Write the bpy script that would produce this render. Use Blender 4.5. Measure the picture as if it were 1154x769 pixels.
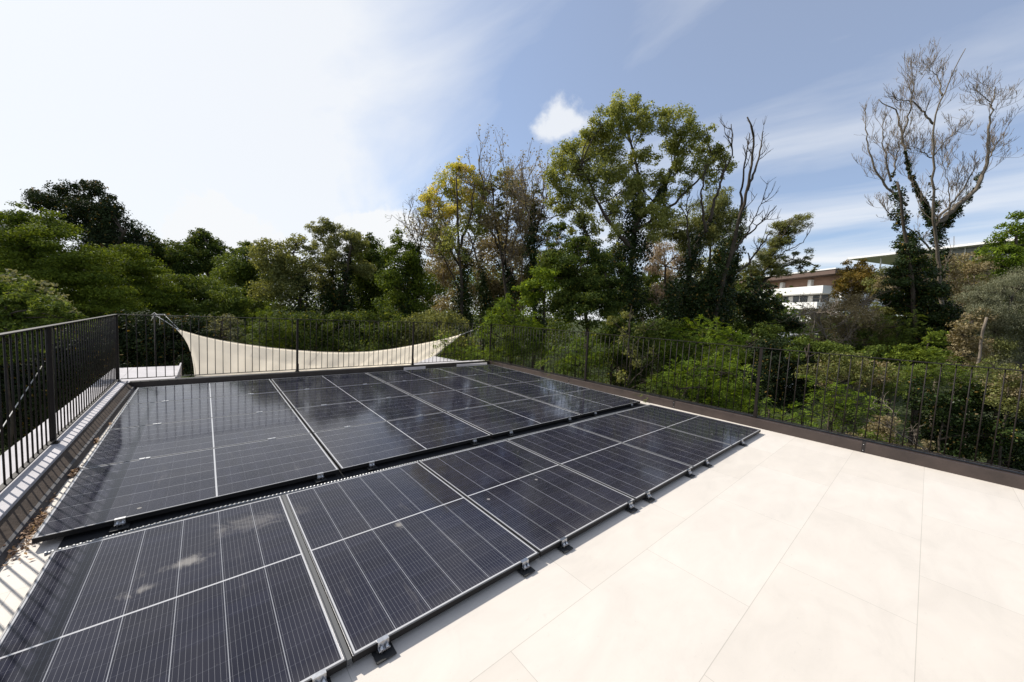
import bpy, math
import numpy as np
from mathutils import Matrix, Vector
R = math.radians
S = bpy.context.scene
for o in list(bpy.data.objects): bpy.data.objects.remove(o)
COL = S.collection

# ------------------------------------------------------------------ camera
CAM = np.array([0.2755, -1.7806, 1.5955])
FW = np.array([0.65090633, 0.75560455, -0.07336693])
RT = np.array([0.75909759, -0.64902758, 0.05033925])
UP = np.array([0.0095806, 0.0884588, 0.99603376])
F = 404.35; W0, H0 = 1154, 769
cd = bpy.data.cameras.new('camera'); cam = bpy.data.objects.new('camera', cd); COL.objects.link(cam)
cd.sensor_width = 36; cd.lens = F / W0 * 36; cd.clip_start = .05; cd.clip_end = 3000
M = Matrix.Identity(4)
for i in range(3):
    M[i][0], M[i][1], M[i][2], M[i][3] = RT[i], UP[i], -FW[i], CAM[i]
cam.matrix_world = M
S.camera = cam
S.render.resolution_x, S.render.resolution_y = 1024, 682
S.view_settings.view_transform = 'Standard'; S.view_settings.look = 'None'
S.view_settings.exposure = 0.3; S.view_settings.gamma = 1
S.cycles.max_bounces = 8; S.cycles.transparent_max_bounces = 8

# ------------------------------------------------------------------ world and sun
SUN_EL, SUN_AZ = R(43), R(-26.6)           # azimuth clockwise from +Y
SD = np.array([math.sin(SUN_AZ)*math.cos(SUN_EL), math.cos(SUN_AZ)*math.cos(SUN_EL), math.sin(SUN_EL)])
w = bpy.data.worlds.new('World'); S.world = w; w.use_nodes = True
nt = w.node_tree; N = nt.nodes; Lk = nt.links
for n in list(N): N.remove(n)
def nd(t, **k):
    n = N.new(t)
    for a, b in k.items(): setattr(n, a, b)
    return n
def mth(op, a, b=None, c=None, clamp=False):
    n = N.new('ShaderNodeMath'); n.operation = op; n.use_clamp = clamp
    for i, x in enumerate((a, b, c)):
        if x is None: continue
        if isinstance(x, (int, float)): n.inputs[i].default_value = x
        else: Lk.new(x, n.inputs[i])
    return n.outputs[0]
out = nd('ShaderNodeOutputWorld'); bg = nd('ShaderNodeBackground')
sky = nd('ShaderNodeTexSky', sky_type='NISHITA', sun_disc=False, sun_elevation=SUN_EL, sun_rotation=SUN_AZ)
sky.altitude = 100; sky.air_density = 1.0; sky.dust_density = 1.2; sky.ozone_density = 1.4
tc = nd('ShaderNodeTexCoord'); sep = nd('ShaderNodeSeparateXYZ'); Lk.new(tc.outputs['Generated'], sep.inputs[0])
zc = mth('ADD', mth('MAXIMUM', sep.outputs[2], 0.0), 0.12)
cmb = nd('ShaderNodeCombineXYZ')
Lk.new(mth('DIVIDE', sep.outputs[0], zc), cmb.inputs[0]); Lk.new(mth('DIVIDE', sep.outputs[1], zc), cmb.inputs[1])
def noise(vec, scale, det, rough, dist=0, vs=(1, 1, 1), rz=0):
    mp = nd('ShaderNodeMapping'); mp.inputs['Scale'].default_value = vs; mp.inputs['Rotation'].default_value = (0, 0, rz)
    Lk.new(vec, mp.inputs['Vector'])
    n = nd('ShaderNodeTexNoise'); n.inputs['Scale'].default_value = scale; n.inputs['Detail'].default_value = det
    n.inputs['Roughness'].default_value = rough; n.inputs['Distortion'].default_value = dist
    Lk.new(mp.outputs[0], n.inputs['Vector']); return n.outputs[0]
streak = noise(cmb.outputs[0], 1.0, 9, .54, .5, (1.5, .5, 1), R(28))
soft = noise(cmb.outputs[0], .42, 4, .5, .3)
dt = nd('ShaderNodeVectorMath', operation='DOT_PRODUCT'); Lk.new(tc.outputs['Generated'], dt.inputs[0])
VB = np.array([-.52, .74, .42]); VB /= np.linalg.norm(VB)      # the bright, veiled side of the sky
dt.inputs[1].default_value = tuple(VB)
side = nd('ShaderNodeMapRange', interpolation_type='SMOOTHSTEP'); Lk.new(dt.outputs['Value'], side.inputs[0])
side.inputs[1].default_value = .38; side.inputs[2].default_value = .93
base = mth('ADD', mth('MULTIPLY', side.outputs[0], .86), mth('MULTIPLY', mth('SUBTRACT', streak, .47), 1.9))
base = mth('ADD', base, mth('MULTIPLY', mth('SUBTRACT', soft, .5), .45))
low = nd('ShaderNodeMapRange', interpolation_type='SMOOTHSTEP'); Lk.new(sep.outputs[2], low.inputs[0])
low.inputs[1].default_value = .42; low.inputs[2].default_value = .0; low.inputs[3].default_value = 0; low.inputs[4].default_value = .42
cf = mth('MAXIMUM', mth('ADD', mth('ADD', base, low.outputs[0]), .33, clamp=True), .27)
# small cumulus clouds, each with its own direction
def puff(d, rad, sc):
    d = np.array(d)/np.linalg.norm(d)
    v = nd('ShaderNodeVectorMath', operation='SUBTRACT'); Lk.new(tc.outputs['Generated'], v.inputs[0]); v.inputs[1].default_value = tuple(d)
    v2 = nd('ShaderNodeVectorMath', operation='MULTIPLY'); Lk.new(v.outputs[0], v2.inputs[0]); v2.inputs[1].default_value = (1, 1, 1.35)
    l = nd('ShaderNodeVectorMath', operation='LENGTH'); Lk.new(v2.outputs[0], l.inputs[0])
    nz = noise(tc.outputs['Generated'], sc, 6, .6)
    m = nd('ShaderNodeMapRange', interpolation_type='SMOOTHSTEP')
    Lk.new(mth('ADD', mth('DIVIDE', l.outputs['Value'], rad), mth('MULTIPLY', mth('SUBTRACT', nz, .5), 1.9)), m.inputs[0])
    m.inputs[1].default_value = 1.05; m.inputs[2].default_value = .45
    return m.outputs[0]
def vdir(u, v):
    d = FW + RT*(u-W0/2)/F - UP*(v-H0/2)/F
    return d/np.linalg.norm(d)
pf = mth('MAXIMUM', mth('MULTIPLY', puff(vdir(636, 142), .070, 14), .62), mth('MULTIPLY', puff(vdir(425, 262), .10, 9), .9))
pf = mth('MAXIMUM', pf, mth('MULTIPLY', puff(vdir(262, 268), .12, 9), .8))
tot = mth('ADD', mth('MULTIPLY', cf, .92), pf, clamp=True)
mx = nd('ShaderNodeMix', data_type='RGBA'); Lk.new(tot, mx.inputs['Factor'])
SKYK = nd('ShaderNodeMix', data_type='RGBA', blend_type='MULTIPLY'); SKYK.inputs['Factor'].default_value = 1
Lk.new(sky.outputs[0], SKYK.inputs['A']); SKYK.inputs['B'].default_value = (.74, .95, 1.16, 1)
Lk.new(SKYK.outputs['Result'], mx.inputs['A']); mx.inputs['B'].default_value = (6.9, 7.05, 7.25, 1)
Lk.new(mx.outputs['Result'], bg.inputs['Color']); bg.inputs['Strength'].default_value = .11
Lk.new(bg.outputs[0], out.inputs['Surface'])
sl = bpy.data.lights.new('sun', 'SUN'); sl.energy = 4.6; sl.angle = R(.53); sl.color = (1, .945, .86)
so = bpy.data.objects.new('sun', sl); COL.objects.link(so)
so.rotation_euler = Vector((-SD[0], -SD[1], -SD[2])).to_track_quat('-Z', 'Y').to_euler()

# ------------------------------------------------------------------ materials
MATS = {}
def mat(name, color, rough=.6, metal=0, spec=.5, noise_amt=0, noise_scale=3, bump=0, bump_scale=60, coat=0):
    m = bpy.data.materials.new(name); m.use_nodes = True
    n = m.node_tree.nodes; l = m.node_tree.links; b = n['Principled BSDF']
    b.inputs['Base Color'].default_value = (*color, 1); b.inputs['Roughness'].default_value = rough
    b.inputs['Metallic'].default_value = metal; b.inputs['Specular IOR Level'].default_value = spec
    b.inputs['Coat Weight'].default_value = coat
    t = n.new('ShaderNodeTexCoord')
    if noise_amt:
        z = n.new('ShaderNodeTexNoise'); z.inputs['Scale'].default_value = noise_scale; z.inputs['Detail'].default_value = 8; z.inputs['Roughness'].default_value = .65
        l.new(t.outputs['Object'], z.inputs['Vector'])
        r = n.new('ShaderNodeMapRange'); l.new(z.outputs[0], r.inputs[0]); r.inputs[1].default_value = .3; r.inputs[2].default_value = .7
        r.inputs[3].default_value = 1-noise_amt; r.inputs[4].default_value = 1+noise_amt
        v = n.new('ShaderNodeVectorMath'); v.operation = 'SCALE'; v.inputs[0].default_value = color; l.new(r.outputs[0], v.inputs['Scale'])
        l.new(v.outputs[0], b.inputs['Base Color'])
    if bump:
        z = n.new('ShaderNodeTexNoise'); z.inputs['Scale'].default_value = bump_scale; z.inputs['Detail'].default_value = 5
        l.new(t.outputs['Object'], z.inputs['Vector'])
        bp = n.new('ShaderNodeBump'); bp.inputs['Strength'].default_value = bump; bp.inputs['Distance'].default_value = .01
        l.new(z.outputs[0], bp.inputs['Height']); l.new(bp.outputs[0], b.inputs['Normal'])
    MATS[name] = m; return m
mat('dark_paint', (.016, .012, .010), .55, 0, .22, .25, 9, .15, 120)
mat('kerb_metal', (.048, .034, .029), .45, 0, .5, .3, 4, .2, 60)
mat('gutter', (.065, .047, .035), .8, 0, .3, .5, 5, .4, 40)
mat('grey_membrane', (.06, .058, .062), .7, 0, .4, .35, 6, .3, 40)
mat('pale_concrete', (.46, .44, .45), .85, 0, .3, .14, 3, .2, 50)
mat('pale_wall', (.62, .58, .52), .9, 0, .2, .1, 2)
mat('frame_metal', (.11, .11, .115), .35, .6, .5, .15, 20)
mat('frame_black', (.010, .009, .009), .5, 0, .25)
mat('kerb_dark', (.022, .018, .017), .5, 0, .35, .3, 6)
mat('rail_grey', (.09, .092, .095), .6, .3)
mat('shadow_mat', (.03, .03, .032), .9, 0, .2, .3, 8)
mat('steel', (.55, .55, .56), .32, 1, .5, .2, 60)
mat('black_rubber', (.02, .02, .02), .7)
mat('conduit', (.20, .205, .21), .4, .3, .5)
mat('rope', (.55, .53, .5), .8)
mat('bark', (.060, .048, .036), .9, 0, .2, .45, 5, .6, 30)
mat('pale_bark', (.155, .13, .10), .9, 0, .2, .4, 3, .5, 30)
mat('twig_bark', (.20, .165, .13), .9, 0, .2, .3, 3)
mat('white_plaster', (.78, .77, .75), .85, 0, .2, .05, .3)
mat('terracotta', (.30, .19, .14), .85, 0, .2, .15, 1)
mat('brown_fascia', (.11, .07, .055), .7)
mat('dark_glass', (.02, .025, .03), .08, 0, .6)
mat('teal_glass', (.20, .205, .195), .5, 0, .7)

def leafmat(name, a, b, trans=.3, rough=.7):
    m = bpy.data.materials.new(name); m.use_nodes = True
    n = m.node_tree.nodes; l = m.node_tree.links; p = n['Principled BSDF']; o = n['Material Output']
    at = n.new('ShaderNodeAttribute'); at.attribute_name = 'tint'
    cr = n.new('ShaderNodeMix'); cr.data_type = 'RGBA'; l.new(at.outputs['Fac'], cr.inputs['Factor'])
    cr.inputs['A'].default_value = (*a, 1); cr.inputs['B'].default_value = (*b, 1)
    gt = n.new('ShaderNodeMath'); gt.operation = 'GREATER_THAN'; l.new(at.outputs['Fac'], gt.inputs[0]); gt.inputs[1].default_value = .985
    au = n.new('ShaderNodeMix'); au.data_type = 'RGBA'; l.new(gt.outputs[0], au.inputs['Factor']); l.new(cr.outputs['Result'], au.inputs['A']); au.inputs['B'].default_value = (*[max(x*1.3, y) for x, y in zip(b, (.20, .13, .03))], 1); cr = au
    l.new(cr.outputs['Result'], p.inputs['Base Color']); p.inputs['Roughness'].default_value = rough
    p.inputs['Specular IOR Level'].default_value = .12
    tr = n.new('ShaderNodeBsdfTranslucent')
    vs = n.new('ShaderNodeMix'); vs.data_type = 'RGBA'; vs.blend_type = 'MULTIPLY'; vs.inputs['Factor'].default_value = 1
    l.new(cr.outputs['Result'], vs.inputs['A']); vs.inputs['B'].default_value = (1.5, 1.35, .6, 1)
    l.new(vs.outputs['Result'], tr.inputs['Color'])
    ms = n.new('ShaderNodeMixShader'); ms.inputs[0].default_value = trans
    l.new(p.outputs[0], ms.inputs[1]); l.new(tr.outputs[0], ms.inputs[2]); l.new(ms.outputs[0], o.inputs['Surface'])
    MATS[name] = m; return m
leafmat('leaf_evergreen', (.012, .022, .009), (.042, .060, .022), .2)
leafmat('leaf_dark', (.026, .046, .009), (.115, .155, .030), .38)
leafmat('leaf_mid', (.042, .072, .012), (.165, .210, .042), .35)
leafmat('leaf_robinia', (.042, .072, .008), (.165, .21, .026), .32)
leafmat('leaf_bright', (.045, .085, .008), (.19, .26, .028), .38)
leafmat('leaf_poplar', (.10, .125, .026), (.44, .46, .16), .42)
leafmat('leaf_yellow', (.24, .28, .05), (.80, .68, .19), .4)
leafmat('leaf_brown', (.15, .12, .06), (.36, .30, .18), .3)
leafmat('leaf_orange', (.07, .07, .018), (.26, .17, .04), .35)
leafmat('leaf_olive', (.075, .090, .026), (.28, .29, .11), .4)
leafmat('leaf_grey', (.11, .12, .07), (.28, .28, .19), .3)
leafmat('leaf_pink', (.20, .15, .12), (.42, .34, .28), .3)
leafmat('leaf_ivy', (.010, .019, .005), (.045, .070, .017), .1, .4)
leafmat('leaf_dry', (.07, .035, .022), (.46, .32, .22), .2)
leafmat('grass_blade', (.03, .05, .012), (.10, .13, .035), .3)

def tilemat():
    m = bpy.data.materials.new('tile'); m.use_nodes = True
    n = m.node_tree.nodes; l = m.node_tree.links; b = n['Principled BSDF']
    t = n.new('ShaderNodeTexCoord'); mp = n.new('ShaderNodeMapping'); l.new(t.outputs['Object'], mp.inputs[0])
    mp.inputs['Location'].default_value = (12.56-1.368, 6.28*4+.6166+.0015, 0)
    br = n.new('ShaderNodeTexBrick'); l.new(mp.outputs[0], br.inputs[0])
    br.offset = .5; br.offset_frequency = 2; br.inputs['Scale'].default_value = 1
    br.inputs['Brick Width'].default_value = 1.256; br.inputs['Row Height'].default_value = .628
    br.inputs['Mortar Size'].default_value = .0018; br.inputs['Mortar Smooth'].default_value = .3; br.inputs['Bias'].default_value = 0
    br.inputs['Color1'].default_value = (.590, .540, .480, 1); br.inputs['Color2'].default_value = (.625, .575, .517, 1)
    br.inputs['Mortar'].default_value = (.43, .395, .345, 1)
    def nz(s, d, vs, r=.6):
        q = n.new('ShaderNodeMapping'); q.inputs['Scale'].default_value = vs; l.new(t.outputs['Object'], q.inputs[0])
        z = n.new('ShaderNodeTexNoise'); z.inputs['Scale'].default_value = s; z.inputs['Detail'].default_value = d; z.inputs['Roughness'].default_value = r
        z.inputs['Distortion'].default_value = .6
        l.new(q.outputs[0], z.inputs['Vector']); return z.outputs[0]
    def rng(x, a, b, c, d):
        r = n.new('ShaderNodeMapRange'); l.new(x, r.inputs[0])
        for i, v in enumerate((a, b, c, d)): r.inputs[i+1].default_value = v
        return r.outputs[0]
    def mul(x, y):
        q = n.new('ShaderNodeMath'); q.operation = 'MULTIPLY'; l.new(x, q.inputs[0]); l.new(y, q.inputs[1]); return q.outputs[0]
    k = mul(rng(nz(2.2, 9, (1, 2.4, 1)), .3, .7, .93, 1.03), rng(nz(.5, 4, (1, 1, 1)), .3, .7, .955, 1.03))
    k = mul(k, rng(nz(26, 3, (1, 1, 1)), .66, .8, 1, .9))
    k = mul(k, rng(nz(7, 6, (1, 1, 1), .8), .62, .74, 1, .955)); k = mul(k, rng(nz(1.3, 8, (1, 1.7, 1), .75), .56, .63, 1, .97)); k = mul(k, rng(nz(60, 2, (1, 1, 1)), .74, .78, 1, .72))
    v = n.new('ShaderNodeVectorMath'); v.operation = 'SCALE'; l.new(br.outputs['Color'], v.inputs[0]); l.new(k, v.inputs['Scale'])
    l.new(v.outputs[0], b.inputs['Base Color']); b.inputs['Roughness'].default_value = .62; b.inputs['Specular IOR Level'].default_value = .35
    bp = n.new('ShaderNodeBump'); bp.inputs['Strength'].default_value = .12; bp.inputs['Distance'].default_value = .004
    l.new(nz(40, 6, (1, 1.6, 1)), bp.inputs['Height']); l.new(bp.outputs[0], b.inputs['Normal'])
    MATS['tile'] = m
tilemat()

PW, PL, PT = 1.158, 1.762, .035          # panel width, length, thickness
def cellmat():
    """photovoltaic laminate in object coordinates: x across (6 columns), y along (2 x 9 half cells)"""
    m = bpy.data.materials.new('cells'); m.use_nodes = True
    n = m.node_tree.nodes; l = m.node_tree.links; b = n['Principled BSDF']
    t = n.new('ShaderNodeTexCoord'); s = n.new('ShaderNodeSeparateXYZ'); l.new(t.outputs['Object'], s.inputs[0])
    def ma(op, a, b=None, c=None, cl=False):
        q = n.new('ShaderNodeMath'); q.operation = op; q.use_clamp = cl
        for i, x in enumerate((a, b, c)):
            if x is None: continue
            if isinstance(x, (int, float)): q.inputs[i].default_value = x
            else: l.new(x, q.inputs[i])
        return q.outputs[0]
    X, Y = s.outputs[0], s.outputs[1]
    mx_, my_ = .015, .019; iw = PW-2*mx_; bar = .011; ih = (PL-2*my_-bar)/2
    x1 = ma('SUBTRACT', X, mx_)
    ay = ma('SUBTRACT', ma('ABSOLUTE', ma('SUBTRACT', Y, PL/2)), bar/2)     # distance from the middle bar
    def line(coord, period, half):            # 1 inside a thin line at each multiple of period
        f = ma('MODULO', ma('ADD', coord, period*40), period)
        dd = ma('MINIMUM', f, ma('SUBTRACT', period, f))
        return ma('LESS_THAN', dd, half)
    col = line(x1, iw/6, .0016); row = line(ay, ih/9, .0007)
    bus = line(ma('ADD', x1, iw/120), iw/60, .00055)
    edge = ma('MAXIMUM', ma('GREATER_THAN', ma('ABSOLUTE', ma('SUBTRACT', X, PW/2)), iw/2), ma('GREATER_THAN', ay, ih))
    mid = ma('LESS_THAN', ay, 0)
    white = ma('MAXIMUM', edge, mid)
    def mixc(f, a, bb):
        q = n.new('ShaderNodeMix'); q.data_type = 'RGBA'
        if isinstance(f, float): q.inputs['Factor'].default_value = f
        else: l.new(f, q.inputs['Factor'])
        for k_, x in (('A', a), ('B', bb)):
            if isinstance(x, tuple): q.inputs[k_].default_value = (*x, 1)
            else: l.new(x, q.inputs[k_])
        return q.outputs['Result']
    # cell to cell colour variation
    ci = ma('FLOOR', ma('DIVIDE', x1, iw/6)); ri = ma('FLOOR', ma('DIVIDE', Y, ih/9))
    cv = n.new('ShaderNodeCombineXYZ'); l.new(ci, cv.inputs[0]); l.new(ri, cv.inputs[1])
    oi = n.new('ShaderNodeObjectInfo'); l.new(oi.outputs['Random'], cv.inputs[2])
    wn = n.new('ShaderNodeTexWhiteNoise'); l.new(cv.outputs[0], wn.inputs['Vector'])
    c = mixc(wn.outputs['Value'], (.0042, .0050, .0145), (.0078, .0090, .0225))
    c = mixc(ma('MULTIPLY', bus, .42), c, (.34, .34, .36))
    c = mixc(ma('MULTIPLY', row, .2), c, (.30, .31, .35))
    c = mixc(ma('MULTIPLY', col, .5), c, (.50, .51, .54))
    c = mixc(ma('MULTIPLY', white, .85), c, (.52, .52, .53))
    # dust film, with streaks and droppings
    ws = n.new('ShaderNodeNewGeometry')
    z = n.new('ShaderNodeTexNoise'); z.inputs['Scale'].default_value = 1.1; z.inputs['Detail'].default_value = 9; z.inputs['Roughness'].default_value = .62; z.inputs['Distortion'].default_value = .8
    l.new(ws.outputs['Position'], z.inputs['Vector'])
    r = n.new('ShaderNodeMapRange'); l.new(z.outputs[0], r.inputs[0]); r.inputs[1].default_value = .35; r.inputs[2].default_value = .75; r.inputs[3].default_value = .010; r.inputs[4].default_value = .060
    z2 = n.new('ShaderNodeTexNoise'); z2.inputs['Scale'].default_value = 5.5; z2.inputs['Detail'].default_value = 6; z2.inputs['Roughness'].default_value = .7; z2.inputs['Distortion'].default_value = 1.2
    l.new(ws.outputs['Position'], z2.inputs['Vector'])
    r2 = n.new('ShaderNodeMapRange'); l.new(z2.outputs[0], r2.inputs[0]); r2.inputs[1].default_value = .69; r2.inputs[2].default_value = .80; r2.inputs[3].default_value = 0; r2.inputs[4].default_value = .32
    vo = n.new('ShaderNodeTexVoronoi'); vo.inputs['Scale'].default_value = 3.1; l.new(ws.outputs['Position'], vo.inputs['Vector'])
    sp = ma('MULTIPLY', ma('LESS_THAN', vo.outputs['Distance'], .045), .38)
    vo2 = n.new('ShaderNodeTexVoronoi'); vo2.inputs['Scale'].default_value = 22; l.new(ws.outputs['Position'], vo2.inputs['Vector'])
    sp2 = ma('MULTIPLY', ma('LESS_THAN', vo2.outputs['Distance'], .05), .10)
    zs = n.new('ShaderNodeTexNoise'); zs.inputs['Scale'].default_value = 2.0; zs.inputs['Detail'].default_value = 7; zs.inputs['Roughness'].default_value = .75
    mps = n.new('ShaderNodeMapping'); mps.inputs['Scale'].default_value = (4, .6, 1); mps.inputs['Rotation'].default_value = (0, 0, .9); l.new(ws.outputs['Position'], mps.inputs[0]); l.new(mps.outputs[0], zs.inputs['Vector'])
    rs2 = n.new('ShaderNodeMapRange'); l.new(zs.outputs[0], rs2.inputs[0]); rs2.inputs[1].default_value = .60; rs2.inputs[2].default_value = .80; rs2.inputs[3].default_value = 0; rs2.inputs[4].default_value = .16
    def spot(x, y, rx, ry, amt):          # one dried smear at its own place on the glass
        sb = n.new('ShaderNodeVectorMath'); sb.operation = 'SUBTRACT'; l.new(ws.outputs['Position'], sb.inputs[0]); sb.inputs[1].default_value = (x, y, .06)
        sc = n.new('ShaderNodeVectorMath'); sc.operation = 'MULTIPLY'; l.new(sb.outputs[0], sc.inputs[0]); sc.inputs[1].default_value = (1/rx, 1/ry, 1)
        ln = n.new('ShaderNodeVectorMath'); ln.operation = 'LENGTH'; l.new(sc.outputs[0], ln.inputs[0])
        f = ma('ADD', ln.outputs['Value'], ma('MULTIPLY', ma('SUBTRACT', z2.outputs[0], .5), 3.2))
        q = n.new('ShaderNodeMapRange'); q.interpolation_type = 'SMOOTHSTEP'; l.new(f, q.inputs[0]); q.inputs[1].default_value = 1.0; q.inputs[2].default_value = .1; q.inputs[3].default_value = 0; q.inputs[4].default_value = amt
        return q.outputs[0]
    sm = ma('ADD', spot(.20, .93, .20, .06, .34), spot(.02, .80, .10, .06, .26)); sm = ma('ADD', sm, spot(1.32, .57, .035, .075, .45)); sm = ma('ADD', sm, spot(.55, 1.2, .28, .16, .16)); sm = ma('ADD', sm, rs2.outputs[0])
    edr = n.new('ShaderNodeMapRange'); l.new(Y, edr.inputs[0]); edr.inputs[1].default_value = .10; edr.inputs[2].default_value = .02; edr.inputs[3].default_value = 0; edr.inputs[4].default_value = .07
    sm = ma('ADD', sm, ma('MULTIPLY', edr.outputs[0], z2.outputs[0]))
    dust = ma('ADD', ma('ADD', ma('ADD', r.outputs[0], sm), r2.outputs[0]), ma('MAXIMUM', sp, sp2), cl=True)
    c = mixc(dust, c, (.42, .39, .35))
    l.new(c, b.inputs['Base Color'])
    l.new(ma('ADD', ma('MULTIPLY', dust, 1.1), .06, cl=True), b.inputs['Roughness'])
    b.inputs['Specular IOR Level'].default_value = .22
    MATS['cells'] = m
cellmat()

# ------------------------------------------------------------------ mesh helpers
class MB:
    def __init__(s): s.v = []; s.f = []; s.n = 0; s.sm = []
    def add(s, v, f, smooth=False):
        v = np.asarray(v, float).reshape(-1, 3); s.v.append(v)
        s.f += [tuple(int(i)+s.n for i in q) for q in f]; s.sm += [smooth]*len(f); s.n += len(v); return s
    def box(s, x0, x1, y0, y1, z0, z1):
        v = [(x, y, z) for z in (z0, z1) for y in (y0, y1) for x in (x0, x1)]
        return s.add(v, [(0, 2, 3, 1), (4, 5, 7, 6), (0, 1, 5, 4), (2, 6, 7, 3), (0, 4, 6, 2), (1, 3, 7, 5)])
    def obox(s, o, ex, ey, ez):
        o, ex, ey, ez = map(np.asarray, (o, ex, ey, ez))
        v = [o+a*ex+b*ey+c*ez for c in (0, 1) for b in (0, 1) for a in (0, 1)]
        return s.add(v, [(0, 2, 3, 1), (4, 5, 7, 6), (0, 1, 5, 4), (2, 6, 7, 3), (0, 4, 6, 2), (1, 3, 7, 5)])
    def prism(s, poly, z0, z1):
        k = len(poly); v = [(x, y, z0) for x, y in poly]+[(x, y, z1) for x, y in poly]
        return s.add(v, [tuple(range(k))[::-1], tuple(range(k, 2*k))]+[(i, (i+1) % k, k+(i+1) % k, k+i) for i in range(k)])
    def extrude_y(s, prof, y0, y1):
        k = len(prof); v = [(x, y0, z) for x, z in prof]+[(x, y1, z) for x, z in prof]
        return s.add(v, [tuple(range(k)), tuple(range(k, 2*k))[::-1]]+[(k+i, k+(i+1) % k, (i+1) % k, i) for i in range(k)])
    def tube(s, pts, rad, seg=8, smooth=True, caps=True):
        P = np.asarray(pts, float); K = len(P)
        rad = np.full(K, rad) if np.isscalar(rad) else np.asarray(rad, float)
        T = np.gradient(P, axis=0); T /= np.linalg.norm(T, axis=1)[:, None]+1e-9
        ref = np.array([0.13, 0.31, .94]) if abs(T[0][2]) < .8 else np.array([.9, .3, .1])
        A = np.cross(T, ref); A /= np.linalg.norm(A, axis=1)[:, None]+1e-9; B = np.cross(T, A)
        th = np.arange(seg)*2*np.pi/seg
        v = P[:, None]+rad[:, None, None]*(A[:, None]*np.cos(th)[None, :, None]+B[:, None]*np.sin(th)[None, :, None])
        f = [(i*seg+j, i*seg+(j+1) % seg, (i+1)*seg+(j+1) % seg, (i+1)*seg+j) for i in range(K-1) for j in range(seg)]
        if caps: f += [tuple(range(seg))[::-1], tuple((K-1)*seg+j for j in range(seg))]
        return s.add(v.reshape(-1, 3), f, smooth)
    def build(s, name, m, parent=None, bevel=0):
        me = bpy.data.meshes.new(name)
        V = np.concatenate(s.v)
        if parent is not None: V = V-np.array(parent.location)
        me.from_pydata(V.tolist(), [], s.f); me.update()
        me.polygons.foreach_set('use_smooth', s.sm)
        me.materials.append(MATS[m])
        o = bpy.data.objects.new(name, me); COL.objects.link(o)
        if parent is not None: o.parent = parent
        if bevel:
            b = o.modifiers.new('bevel', 'BEVEL'); b.width = bevel; b.segments = 2; b.limit_method = 'ANGLE'
        return o
def tag(o, label=None, cat=None, group=None, kind=None):
    for k, v in (('label', label), ('category', cat), ('group', group), ('kind', kind)):
        if v: o[k] = v
    return o
def empty(name, loc, label, cat, group=None):
    o = bpy.data.objects.new(name, None); o.empty_display_size = .2; COL.objects.link(o); o.location = tuple(float(a) for a in loc)
    return tag(o, label, cat, group)
def ray(u, v): return FW + RT*(u-W0/2)/F - UP*(v-H0/2)/F
def PP(u, v, z): return CAM + z*ray(u, v)
def atZ(u, v, z): d = ray(u, v); return CAM+d*(z-CAM[2])/d[2]
def atY(u, v, Y): d = ray(u, v); return CAM+d*(Y-CAM[1])/d[1]
def atX(u, v, X): d = ray(u, v); return CAM+d*(X-CAM[0])/d[0]
GZ = -3.6

# ------------------------------------------------------------------ setting
def ground():
    rs = np.random.RandomState(3)
    n = 90; g = np.concatenate([-np.geomspace(900, 8, n//2), np.geomspace(8, 900, n//2)]); g += 8
    X, Y = np.meshgrid(g, g); h = .25*np.sin(X*.11+1)*np.cos(Y*.09)+.15*np.sin(X*.31)*np.sin(Y*.27)
    h *= np.clip((np.hypot(X-3, Y-1)-11)/8, 0, 1)
    V = np.stack([X, Y, GZ+h], -1).reshape(-1, 3); k = n
    mb = MB(); mb.add(V, [(i*k+j, i*k+j+1, (i+1)*k+j+1, (i+1)*k+j) for i in range(k-1) for j in range(k-1)], True)
    mat('soil_grass', (.045, .055, .022), .95, 0, .1, .5, .6, .6, 8)
    tag(mb.build('ground', 'soil_grass'), kind='structure')
ground()

YB, XL, XR, XK = 7.0468, -.8358, 6.999, 6.9186     # railing lines
Y0 = -6.0
tag(MB().box(-.625, XK, Y0, 6.93, -.16, 0).build('terrace_floor', 'tile'), kind='structure')
hb = empty('house', (3, 1, GZ), 'pale house whose flat roof carries the terrace and solar panels', 'house')
MB().box(-1.02, 7.0, Y0+.02, 6.98, GZ-.3, -.17).build('wall', 'pale_wall', hb)
MB().box(-1.02, -.2, 7.1, 8.9, GZ-.3, -.12).build('wing_wall', 'pale_wall', hb)
k = MB()
k.box(XK, XK+.115, Y0, 7.1, -.16, .14)
k.build('kerb', 'kerb_metal', hb, .004)
MB().box(-.70, XK-.002, 6.95, 7.098, -.16, .13).build('kerb', 'kerb_dark', hb, .004)
for yj in (-3.9, -1.35, 1.2, 3.75, 6.3):
    MB().box(XK-.0015, XK+.08, yj, yj+.035, .0, .1412).build('joint_cover', 'kerb_dark', hb)
    for dz in (.03, .11): MB().tube([(XK-.004, yj+.0175, dz), (XK-.001, yj+.0175, dz)], .005, 8).build('screw', 'steel', hb)
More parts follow.
